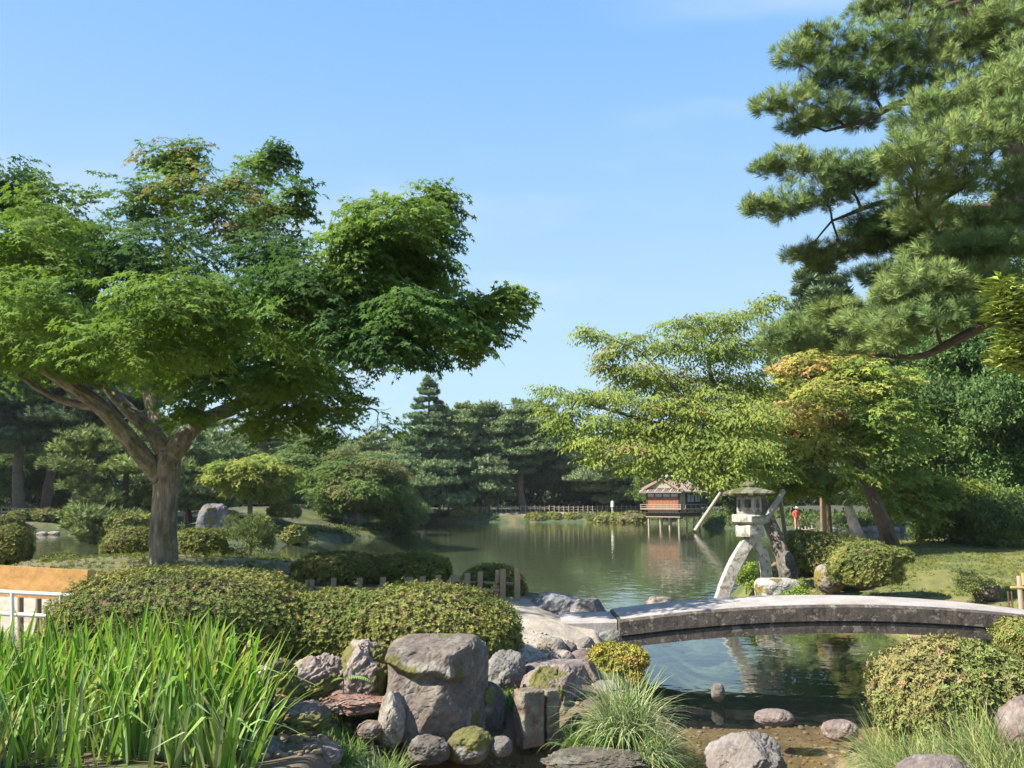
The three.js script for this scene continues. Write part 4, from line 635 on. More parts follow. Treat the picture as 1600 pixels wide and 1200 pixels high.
st('tall bluish rock with a mossy top on the mossy hill', [309, 786, 358, 842], 43, { col: [0.135, 0.138, 0.15], seed: 40, detail: 26, rough: 0.3, moss: 0.32, mossCol: [0.20, 0.15, 0.04], cuts: [[0.5, 0.2, 0.9, 0.7], [0, 1, 0.2, 0.86]], depth: 0.7 });
for (const [l, px, d, r, sd_] of [['pale shore stone at the water left, the bigger one', 70, 54.2, 0.35, 51], ['pale shore stone at the water left, the flat one', 88, 54.4, 0.4, 52]]) { const p = foot(px, d); p.y = 0.05; solo('stone', stoneGeo({ r: [r, 0.16, r * 0.6], seed: sd_, col: PALE, detail: 10 }), MAT.stone, l, 'stone', p); }
for (const [l, x0, x1, d, tn, sd_] of [['squared stone post in front of the mossy boulder, the left of two', 803, 850, 8.0, 0.5, 1], ['narrow squared stone post squeezed against the mossy boulder', 846, 874, 8.12, 0.42, 2]]) { // cut posts
  const s = d / F, w = (x1 - x0) * s * 0.78, h = 74 * s, mb = new THREE.BoxGeometry(w, h * 1.08, w * 0.9, 14, 24, 14), p = mb.attributes.position, c = [], uv = []; let g = mb; g.deleteAttribute('uv'); g.deleteAttribute('normal'); g = mergeVertices(g); const q = g.attributes.position;
  for (let i = 0; i < q.count; i++) { const v = V(q.getX(i), q.getY(i), q.getZ(i)), e = [Math.abs(v.x) / (w / 2), Math.abs(v.y) / (h * 0.54), Math.abs(v.z) / (w * 0.45)].sort().reverse(), k = 1 - 0.05 * sstep(0.75, 1, e[1]) + 0.07 * (fbm(v.x * 9 + sd_ * 9, v.y * 9, v.z * 9, 3) - 0.5); q.setXYZ(i, v.x * k, v.y * (1 + (k - 1) * 0.5), v.z * k); const b = 0.7 + 0.6 * fbm(v.x * 14, v.y * 14 + sd_, v.z * 14, 3), li = sstep(0.5, 0.6, fbm(v.x * 11 + 5, v.y * 11, v.z * 11 + sd_, 3)) * 0.5; c.push(...mix3([0.18 * b, 0.13 * b, 0.10 * b], [0.26, 0.27, 0.19], li)); uv.push((v.x + v.z) / 0.7, v.y / 0.7); }
  g.setAttribute('color', new THREE.Float32BufferAttribute(c, 3)); g.setAttribute('uv', new THREE.Float32BufferAttribute(uv, 2)); g.computeVertexNormals(); const m = at((x0 + x1) / 2, 1118, d); void p; solo('stone_post', g, MAT.stone, l, 'stone post', V(m.x, m.y - h * 0.03, m.z), tn);
}
{ // pebbles: under the hedge, on the path's edge and on the bed of the stream
  const R = rng(77), K = new Copies(), g = [1, 2, 3].map((k) => { const q = stoneGeo({ r: [1, 0.6, 0.85], seed: k, detail: 4, rough: 0.3, col: [1, 1, 1], lichen: 0 }); q.deleteAttribute('color'); return q; }), m = std({ name: 'pebble', color: rgb(1, 1, 1), roughness: 0.8 });
  const put = (n, area, sz, cols) => { for (let i = 0; i < n; i++) { const [x, z] = area(R), s = sz * (0.4 + R() * R() * 1.6); yawPitch(R() * 6.28, (R() - 0.5) * 0.4, (R() - 0.5) * 0.4); K.add(onGround(x, z, s * 0.25), Q, s, jitter(cols[Math.floor(R() * cols.length)].map((v) => v / LEAF), R, 0.4)); } };
  put(900, () => { const p = at(400 + 230 * R(), 780, 8.5 + 1.0 * R()); return [p.x, p.z]; }, 0.022, [[0.38, 0.32, 0.29], [0.28, 0.21, 0.18], [0.5, 0.45, 0.42]]);
  put(500, () => { const p = at(810 + 90 * R(), 780, 9.2 + 1.6 * R()); return [p.x, p.z]; }, 0.012, [[0.40, 0.34, 0.29], [0.28, 0.24, 0.2]]);
  put(1800, () => { const p = at(560 + 800 * R(), 780, 6.0 + 4.2 * R() ** 1.3); return [p.x, p.z]; }, 0.02, [[0.15, 0.11, 0.075], [0.10, 0.08, 0.055], [0.19, 0.14, 0.10], [0.09, 0.085, 0.07]]);
  put(400, () => { const p = at(380 + 300 * R(), 780, 6.8 + 1.4 * R()); return [p.x, p.z]; }, 0.03, [[0.2, 0.15, 0.11], [0.13, 0.1, 0.075]]);
  const o = thing('pebbles', 'loose pebbles on the stream bed and beside the path', 'pebbles'); o.userData.kind = 'stuff'; deal(K, 'pebble_scatter', g, m, o);
}

// ---------- the large maple on the left ----------
{
  const d = 17, base = foot(255, d, -0.15), o = thing('maple_tree', 'large spreading green maple with a thick grey trunk on the left', 'tree', base);
  const fwd = (px, py) => (px > 420 ? 5.2 * sstep(400, 640, px) * (py < 575 ? 1 : 0.35) : 0);   // the right bough reaches towards the bridge
  const L = ([px, py, dz = 0]) => at(px, py, d - dz - fwd(px, py)).sub(base), limb = (name, pts, radii, rad = 12) => part(name, tube(pts.map(L), radii, rad, pts.length * 8, 0.10, pts[0][0]), MAT.mapleBark, o);
  part('trunk', tube([V(0.02, -0.1, 0), L([255, 880]), L([255, 830]), L([259, 770]), L([261, 735]), L([263, 705])], [0.40, 0.285, 0.255, 0.25, 0.275, 0.235], 20, 48, 0.09, 5), MAT.mapleBark, o);
  const wood = [
    [[[252, 748, 0.05], [236, 728, 0.15], [205, 690, 0.4], [160, 638, 0.8], [110, 602, 1.2], [55, 568, 1.6], [-20, 535, 2]], [0.20, 0.19, 0.175, 0.155, 0.13, 0.10, 0.05]],
    [[[262, 715, 0], [240, 678, 0.1], [205, 645, 0], [165, 602, -0.3], [125, 560, -0.6], [80, 500, -1]], [0.20, 0.16, 0.14, 0.12, 0.10, 0.05]],
    [[[262, 712, -0.1], [245, 660, -0.5], [232, 610, -0.9], [238, 560, -1.2], [250, 480, -1.4], [262, 380, -1.2], [270, 300, -0.6]], [0.19, 0.14, 0.12, 0.10, 0.09, 0.06, 0.03]],
    [[[264, 716, 0], [290, 682, 0.1], [320, 655, 0.1], [365, 637, 0], [395, 612, -0.1], [420, 585, -0.3], [490, 540, -0.6], [570, 495, -0.8], [650, 470, -1]], [0.22, 0.19, 0.165, 0.15, 0.13, 0.11, 0.085, 0.06, 0.03]],
    [[[296, 676, 0], [312, 640, -0.3], [318, 600, -0.5], [338, 565, -0.5], [375, 510, -0.6], [430, 420, -0.6], [470, 360, -0.6]], [0.13, 0.105, 0.095, 0.09, 0.075, 0.05, 0.02]],
    [[[158, 637, 0.8], [120, 632, 1.0], [70, 614, 1.3], [30, 588, 1.7]], [0.09, 0.075, 0.055, 0.03]],
    [[[385, 622, 0], [440, 640, -0.3], [500, 640, -0.6], [570, 640, -0.9]], [0.09, 0.07, 0.055, 0.03]],
    [[[236, 560, -1.1], [220, 520, -0.6], [205, 450, 0.2], [190, 390, 0.8]], [0.07, 0.06, 0.045, 0.02]],
    [[[430, 580, -0.3], [500, 480, 0.3], [560, 420, 0.2], [610, 360, -0.3]], [0.075, 0.06, 0.045, 0.02]],
  ];
  const nodes = [];
  for (const [pts, r] of wood) { limb('limb', pts, r); const c = new THREE.CatmullRomCurve3(pts.map(L)); for (let i = 3; i <= 14; i++) nodes.push({ p: c.getPoint(i / 14), r: mixn(r[0], r[r.length - 1], i / 14) * 0.6 }); }
  const spec = [[10, 290, 70, 55], [-45, 380, 90, 90], [78, 328, 62, 50, 1], [60, 430, 105, 75, 2], [150, 385, 85, 62, 2], [205, 318, 75, 42], [262, 247, 40, 30, -0.5], [300, 232, 22, 22, -0.5], [300, 295, 60, 38, 0.5], [412, 258, 36, 22, -1], [436, 236, 14, 18, -1.1], [376, 288, 42, 24, -0.3], [360, 340, 75, 46, 1], [455, 325, 36, 26], [470, 296, 14, 18], [440, 400, 85, 55, 1], [250, 400, 95, 60, 2.6], [330, 480, 100, 58, 3], [180, 482, 100, 58, 3.6], [60, 530, 105, 62, 2.6], [-30, 500, 80, 90, 1.5], [590, 328, 52, 34, -0.5], [655, 318, 46, 30, -1], [690, 305, 18, 20, -1.2], [600, 392, 74, 46], [560, 450, 84, 50, 1], [660, 412, 50, 38, -1], [640, 490, 82, 42, 0.6], [720, 482, 58, 32, -0.5], [772, 474, 42, 22, -0.5], [800, 458, 16, 12, -0.6], [710, 528, 64, 26], [760, 516, 24, 14], [560, 520, 84, 46, 1.6], [470, 500, 84, 54, 2.2], [620, 552, 74, 22, 0.6], [430, 572, 84, 50, 2.4], [330, 575, 84, 48, 2.6], [250, 580, 56, 46, -2], [520, 640, 84, 38], [592, 634, 44, 30, -0.5], [440, 650, 60, 38, 0.5], [545, 682, 44, 17], [395, 640, 36, 30, 1.4], [622, 352, 74, 46, 0.4], [570, 382, 56, 40, 1], [678, 352, 30, 44, -0.4], [590, 350, 60, 40, -2], [640, 440, 70, 40, -1.5], [590, 660, 48, 22, 0], [480, 600, 70, 36, 0.4], [500, 450, 70, 46, -1], [550, 470, 140, 70, -3], [420, 560, 140, 60, -3], [380, 500, 110, 60, 5.2], [230, 540, 110, 50, 5.4], [100, 470, 110, 60, 5], [480, 440, 90, 50, 4], [30, 380, 100, 70, 4], [280, 470, 90, 50, 6.2], [345, 600, 40, 22, 3.2], [110, 575, 70, 22, 1.2], [-20, 585, 60, 24, 0.5], [20, 560, 60, 26, 1.2], [285, 640, 26, 30, 1.2]];
  const pads = spec.map((q) => padOf([q[0], q[1], q[2], q[3], (q[4] || 0) + fwd(q[0], q[1])], d, 1.05)); pads.forEach((a) => a.c.sub(base));
  part('branches', limbs(pads, nodes, 0.018, 0.010), MAT.mapleBark, o, 'stuff');
  const R = rng(4242), K = new Copies(), greens = [[0.046, 0.098, 0.015], [0.070, 0.128, 0.017], [0.036, 0.080, 0.017], [0.090, 0.148, 0.019]], tip = [0.20, 0.135, 0.04];
  for (const pad of pads) {
    const cnt = Math.round((pad.r.x > 1.4 ? 78 : 120) * (pad.r.x * pad.r.y + 0.6 * pad.r.x * pad.r.x) + 20), tone = greens[Math.floor(R() * 4)];
    for (let i = 0; i < cnt; i++) {
      const q = inPad(pad, R, 0.38, 0.75), n = fbm(q.p.x * 0.9, q.p.y * 0.9, q.p.z * 0.9, 3);
      if (fbm(q.p.x * 1.3 + 40, q.p.y * 1.3, q.p.z * 1.3, 2) < 0.385) continue;
      const yaw = Math.atan2(-q.d.z, q.d.x) + (R() - 0.5) * 1.7; yawPitch(yaw, -0.15 - 0.45 * R() + 0.5 * Math.max(0, q.d.y) * R(), (R() - 0.5) * 0.8);
      let c = mix3(tone, [0.095, 0.155, 0.02], sstep(0.52, 0.68, n)); if (pad.py < 345 && pad.px > 240 && pad.px < 390 && R() < 0.3) c = mix3(c, tip, 0.65);
      K.add(q.p, Q, 0.75 + 0.45 * R(), jitter(c, R, 0.22));
    }
  }
  deal(K, 'foliage', GEO.maple, MAT.leaf, o);
}

// ---------- the great pine at the right edge ----------
{
  const d = 13.5, base = onGround(10.6, -15.2, -0.2), o = thing('black_pine', 'great near pine with long needle cushions filling the upper right', 'tree', base);
  const L = (px, py, dz = 0) => at(px, py, d - dz).sub(base), tr = [V(0, 0, 0), V(-0.1, 2.2, 0.3), L(1690, 480, -0.6), L(1612, 330, -0.4), L(1594, 250, -0.3), L(1560, 90, -0.3), L(1500, -40, -0.3), L(1490, -160, -0.3)];
  part('trunk', tube(tr, [0.42, 0.36, 0.31, 0.27, 0.25, 0.21, 0.17, 0.1], 14, 60, 0.16, 3), MAT.pineBark, o);
  const c = new THREE.CatmullRomCurve3(tr), nodes = []; for (let i = 5; i <= 24; i++) nodes.push({ p: c.getPoint(i / 24), r: 0.12 });
  const low = [L(1640, 470, 0), L(1560, 498, 0.9), L(1500, 528, 1.0), L(1440, 556, 1.0), L(1370, 556, 0.6)]; part('bough', tube(low, [0.11, 0.09, 0.075, 0.05, 0.025], 9, 28, 0.14, 9), MAT.pineBark, o);
  const mid = [L(1594, 315, -0.3), L(1540, 325, 0.3), L(1470, 330, 0.4), L(1390, 315, 0.1), L(1300, 345, -0.2)]; part('bough', tube(mid, [0.10, 0.085, 0.07, 0.05, 0.02], 9, 28, 0.14, 10), MAT.pineBark, o);
  const up = [L(1565, 120, -0.3), L(1480, 150, -0.2), L(1410, 160, -0.2), L(1350, 188, -0.1), L(1290, 205, 0)]; part('bough', tube(up, [0.10, 0.085, 0.07, 0.045, 0.02], 9, 28, 0.14, 11), MAT.pineBark, o);
  const top = [L(1520, 0, -0.3), L(1470, 12, -0.2), L(1430, 26, -0.1), L(1380, 27, 0)]; part('bough', tube(top, [0.08, 0.05, 0.035, 0.02], 8, 20, 0.14, 12), MAT.pineBark, o);
  for (const b of [low, mid, up, top]) { const q = new THREE.CatmullRomCurve3(b); for (let i = 1; i <= 8; i++) nodes.push({ p: q.getPoint(i / 8), r: mixn(0.08, 0.02, i / 8) }); }
  const spec = [[1362, 14, 38, 12], [1425, -2, 70, 20], [1490, 12, 60, 14, -0.6], [1560, 0, 50, 30, -1], [1240, 88, 34, 28], [1262, 60, 24, 16], [1300, 72, 50, 38], [1290, 122, 42, 22], [1375, 82, 72, 44], [1360, 130, 56, 34], [1440, 66, 78, 38], [1455, 118, 66, 38], [1530, 60, 76, 40], [1585, 100, 60, 60, 0.4], [1198, 168, 26, 13], [1240, 160, 46, 24], [1300, 176, 54, 26], [1258, 194, 36, 13], [1345, 190, 30, 18, -0.6], [1440, 190, 62, 40, 1.4], [1500, 160, 66, 42, 1.4], [1562, 140, 58, 46, 1.4], [1420, 240, 62, 36, 2], [1500, 228, 78, 50, 2], [1570, 200, 58, 46, 2], [1432, 292, 58, 28, 1.5], [1505, 285, 54, 24, 1.5], [1200, 262, 24, 13], [1240, 258, 46, 24], [1300, 262, 42, 24, 0.3], [1352, 265, 50, 26, 0.5], [1180, 325, 28, 14], [1225, 320, 52, 25], [1292, 308, 46, 27], [1330, 290, 36, 20], [1390, 340, 58, 20], [1440, 340, 58, 20, 1], [1378, 366, 46, 12, -0.2], [1258, 396, 40, 14, -0.4], [1318, 392, 46, 16, -0.4], [1372, 386, 42, 15, -0.5], [1290, 412, 30, 12, -0.4], [1500, 395, 84, 22, 1], [1572, 388, 66, 24, 1], [1452, 440, 74, 26, 1.2], [1525, 438, 58, 24, 1], [1400, 462, 46, 22, 1], [1402, 508, 66, 30, 1], [1462, 498, 74, 30, 1.2], [1535, 488, 48, 24, 1], [1392, 538, 42, 15, 1], [1348, 508, 42, 26], [1308, 482, 46, 20, -0.5], [1250, 520, 52, 24, -0.8], [1214, 532, 34, 24, -0.8], [1290, 540, 36, 15, -0.8], [1330, 545, 30, 12, -0.4], [1575, 285, 40, 40, 0.6], [1600, 340, 40, 30, 0.4], [1470, 395, 60, 22, 0.2], [1430, 380, 50, 20, -0.2], [1380, 430, 50, 16, -0.2], [1350, 355, 40, 14, -0.6], [1590, 30, 60, 40, 0.5], [1530, 350, 60, 22, 0.5]];
  const pads = spec.map((q) => padOf(q, d, 1.0)); pads.forEach((a) => a.c.sub(base)); part('branches', limbs(pads, nodes, 0.022, 0.010), MAT.pineBark, o, 'stuff');
  const R = rng(999), K = new Copies();
  for (const pad of pads) {
    const cnt = Math.round(360 * (pad.r.x * pad.r.y + 0.45 * pad.r.x * pad.r.x) + 25), yel = pad.px < 1420 && pad.py > 370 && pad.py < 420 ? 0.5 : 0;
    for (let i = 0; i < cnt; i++) { const q = inPad(pad, R, 0.4, 0.7), ax = V(q.d.x * 0.7 - 0.12, 0.55 + 0.3 * q.d.y, q.d.z * 0.7 + 0.1).add(rnd3(R).multiplyScalar(0.4)).normalize(); Q.setFromUnitVectors(UP, ax); const n = fbm(q.p.x * 1.4, q.p.y * 1.4, q.p.z * 1.4, 2); K.add(q.p, Q, 0.75 + 0.5 * R(), jitter(mix3(mix3([0.096, 0.146, 0.050], [0.155, 0.203, 0.068], sstep(0.35, 0.6, n)), [0.13, 0.14, 0.035], yel), R, 0.25)); }
  }
  deal(K, 'needles', GEO.tuft, MAT.needle, o);
}

// ---------- trees with pads laid out by eye: the cherry behind the lantern, the turning maple, the low maple ----------
function padTree(name, label, { d, spec, wood, bark, geo, mat = MAT.leaf, density, colour, seed, twig = 0.014, keep = 0.3, flat = 0.7, size = 1, pitch = 0.5 }) {
  const [bx, bd] = wood[0][2], base = foot(bx, bd, -0.15), o = thing(name, label, 'tree', base), L = ([px, py, dz = 0]) => at(px, py, d - dz).sub(base), nodes = [];
  wood.forEach(([pts, r], i) => { const v = pts.map(L); if (i === 0) v.unshift(V(0, 0, 0)); const rr = i === 0 ? [r[0] * 1.3, ...r] : r; part(i ? 'limb' : 'trunk', tube(v, rr, i ? 9 : 14, v.length * 8, 0.12, seed + i), bark, o); const c = new THREE.CatmullRomCurve3(v); for (let k = i ? 3 : 9; k <= 14; k++) nodes.push({ p: c.getPoint(k / 14), r: mixn(rr[0], rr[rr.length - 1], k / 14) * 0.6 }); });
  const pads = spec.map((q) => padOf(q, d, 1.1)); pads.forEach((a) => a.c.sub(base)); part('branches', limbs(pads, nodes, twig, 0.010), bark, o, 'stuff');
  const R = rng(seed), K = new Copies();
  for (const pad of pads) {
    const cnt = Math.round(density * (pad.r.x * pad.r.y + 0.6 * pad.r.x * pad.r.x) / (size * size) + 12), own = R();
    for (let i = 0; i < cnt; i++) {
      const q = inPad(pad, R, 0.42, flat); if (fbm(q.p.x * 1.5 + 40 + seed, q.p.y * 1.5, q.p.z * 1.5, 2) < keep) continue;
      yawPitch(Math.atan2(-q.d.z, q.d.x) + (R() - 0.5) * 1.7, -0.1 - 0.4 * R() + pitch * Math.max(0, q.d.y) * R(), (R() - 0.5) * 0.7);
      K.add(q.p, Q, size * (0.75 + 0.5 * R()), jitter(colour(pad, q, R, own), R, 0.2));
    }
  }
  deal(K, 'foliage', geo, mat, o); return o;
}
padTree('cherry_tree', 'wide thin-leaved yellowish green tree leaning over the pond behind the lantern', {
  d: 22, seed: 611, bark: MAT.bark, geo: GEO.cherry, density: 84, size: 0.8, keep: 0.27, flat: 0.8,
  wood: [[[[1222, 868, 2.2], [1206, 825, 1.8], [1186, 780, 1], [1158, 730, 0.3], [1140, 690, 0]], [0.17, 0.165, 0.155, 0.145, 0.13], [1230, 19.8]], [[[1146, 700, 0], [1120, 660, 0.2], [1085, 640, 0.4], [1040, 590, 0.6], [1000, 550, 0.4], [940, 525, 0]], [0.12, 0.09, 0.07, 0.05, 0.03, 0.015]], [[[1150, 710, 0.1], [1160, 660, -0.3], [1112, 590, -0.6], [1110, 545, -0.8], [1150, 500, -0.8]], [0.12, 0.08, 0.06, 0.04, 0.015]], [[[1140, 690, 0.2], [1090, 680, 0.6], [1020, 660, 0.9], [950, 640, 0.8], [880, 620, 0.4]], [0.10, 0.075, 0.055, 0.035, 0.015]], [[[1180, 770, 0.9], [1120, 735, 1.4], [1050, 715, 1.6], [960, 700, 1.4]], [0.12, 0.09, 0.06, 0.025]]],
  spec: [[1185, 482, 24, 18, -1], [1205, 468, 14, 10, -1], [1150, 500, 38, 20, -0.6], [1100, 510, 46, 24, -0.4], [1060, 502, 32, 14], [1120, 548, 58, 24], [1050, 540, 52, 22], [985, 534, 42, 15], [930, 526, 20, 10], [915, 515, 10, 8], [962, 552, 36, 14, 0.4], [1000, 580, 48, 17, 0.6], [952, 576, 32, 12, 0.3], [1080, 590, 56, 22, -0.8], [1150, 588, 46, 22, -1], [1195, 540, 30, 20, -1], [1180, 610, 40, 20, -1], [900, 622, 42, 14, 0.5], [862, 612, 24, 10, 0.4], [950, 620, 48, 15, 0.8], [1010, 632, 52, 17, 0.8], [890, 650, 36, 13, 0.6], [850, 640, 14, 10, 0.5], [950, 660, 52, 15, 1], [1030, 668, 56, 20, 1], [1100, 652, 54, 24, 0.6], [1150, 660, 46, 22, 1], [920, 690, 40, 11, 1.2], [875, 668, 30, 10, 0.8], [980, 698, 56, 17, 1.4], [1050, 712, 56, 20, 1.6], [1110, 712, 46, 24, 1.6], [1000, 728, 38, 11, 1.6], [945, 716, 34, 9, 1.4], [1070, 738, 46, 14, 1.8], [1140, 742, 42, 18, 2], [1190, 735, 36, 22, 1.6], [1120, 690, 60, 30, -1.5], [1040, 690, 70, 26, -1.5], [1170, 690, 50, 30, -1.5], [1128, 752, 36, 10, 2], [1080, 620, 60, 22, -0.4], [1120, 620, 50, 22, 0.4], [1010, 600, 60, 20, -0.6], [1090, 680, 60, 24, 1.2], [980, 675, 50, 16, 0.2], [1060, 640, 60, 20, 0.8], [1150, 545, 50, 26, -0.8], [1180, 650, 50, 26, 1.4], [1160, 700, 50, 24, 2]],
  colour: (pad, q, R, own) => { const n = own * 0.5 + 0.5 * R(); return n > 0.87 ? [0.24, 0.18, 0.085] : mix3([0.115, 0.17, 0.04], [0.21, 0.245, 0.05], n); },
});
padTree('turning_maple', 'maple turning orange at its top with a dark leaning trunk on the lawn', {
  d: 26, seed: 733, bark: MAT.pineBark, geo: GEO.mapleFar, density: 70, size: 0.85, keep: 0.34, flat: 0.8,
  wood: [[[[1382, 820, 0.6], [1360, 770, 0.4], [1340, 715, 0.2], [1325, 680, 0]], [0.22, 0.19, 0.16, 0.13], [1391, 26.6]], [[[1335, 705, 0.2], [1300, 690, 0.5], [1250, 680, 0.8], [1190, 670, 0.6]], [0.13, 0.1, 0.06, 0.03]], [[[1328, 685, 0], [1310, 640, -0.2], [1280, 600, -0.2], [1240, 570, 0]], [0.12, 0.09, 0.06, 0.03]], [[[1332, 695, 0], [1370, 660, 0.3], [1410, 640, 0.5]], [0.11, 0.07, 0.03]]],
  spec: [[1300, 546, 36, 13, -0.4], [1335, 552, 26, 10], [1268, 570, 62, 19], [1332, 576, 54, 19, 0.4], [1390, 590, 44, 18], [1225, 610, 62, 22], [1298, 612, 72, 24, 0.8], [1378, 604, 54, 24, 0.5], [1178, 648, 50, 22, 0.4], [1256, 650, 74, 28, 1.2], [1338, 650, 74, 28, 1.2], [1418, 640, 40, 22, 0.4], [1196, 690, 54, 22, 1], [1286, 698, 64, 28, 1.6], [1366, 690, 64, 28, 1], [1436, 690, 36, 20, 0.2], [1180, 722, 36, 14, 1.2], [1240, 730, 54, 20, 1.4], [1320, 738, 50, 18, 1.8], [1400, 738, 40, 16, 0.6], [1280, 660, 100, 40, -2], [1380, 660, 70, 40, -2], [1150, 680, 40, 18, 0.6], [1215, 765, 44, 16, 0.8], [1270, 762, 40, 14, 0.6]],
  colour: (pad, q, R, own) => { const up = clamp((690 - pad.py) / 150) * 0.55 + (pad.px < 1300 ? 0.2 : -0.06), n = up + (own - 0.5) * 0.5 + (R() - 0.5) * 0.45; return n > 0.62 ? mix3([0.32, 0.21, 0.085], [0.33, 0.165, 0.08], R()) : n > 0.36 ? [0.245, 0.24, 0.055] : n > 0.15 ? [0.20, 0.225, 0.04] : [0.11, 0.17, 0.03]; },
});
padTree('low_maple', 'low spreading bright green maple right of the leaning trunk', {
  d: 29, seed: 811, bark: MAT.bark, geo: GEO.mapleFar, density: 55, keep: 0.34,
  wood: [[[[1505, 830, 0], [1488, 800, 0], [1470, 780, 0]], [0.12, 0.10, 0.07], [1510, 29]], [[[1480, 792, 0], [1430, 770, 0.6], [1380, 770, 0.8]], [0.06, 0.05, 0.02]]],
  spec: [[1388, 774, 46, 12, 0.8], [1440, 756, 54, 15, 0.4], [1492, 756, 44, 12], [1470, 782, 54, 16, 0.4], [1420, 792, 40, 12, 0.8], [1390, 745, 36, 12, 0.3], [1530, 770, 30, 12], [1510, 800, 46, 14, 0.3], [1360, 760, 24, 14, 1], [1450, 810, 40, 12, 0.6], [1400, 800, 30, 12, 0.6]],
  colour: (pad, q, R, own) => mix3([0.10, 0.16, 0.026], [0.17, 0.21, 0.035], own * 0.6 + 0.4 * R()),
});
padTree('rhododendron', 'large-leaved pale green shrub at the right edge below the pine', {
  d: 11, seed: 877, bark: MAT.bark, geo: GEO.bigLeaf, mat: MAT.azalea, density: 130, keep: 0.2, flat: 0.9, pitch: 0.9,
  wood: [[[[1690, 800, 0], [1660, 650, 0], [1620, 540, 0]], [0.09, 0.07, 0.04], [1700, 11]]],
  spec: [[1562, 452, 26, 18], [1590, 470, 30, 24], [1560, 490, 24, 18], [1600, 500, 36, 26], [1580, 532, 26, 20], [1568, 560, 20, 16], [1600, 565, 30, 20], [1640, 480, 40, 40, -0.2], [1640, 560, 40, 40, -0.2]],
  colour: (pad, q, R) => mix3([0.15, 0.20, 0.04], [0.24, 0.27, 0.07], R()),
});

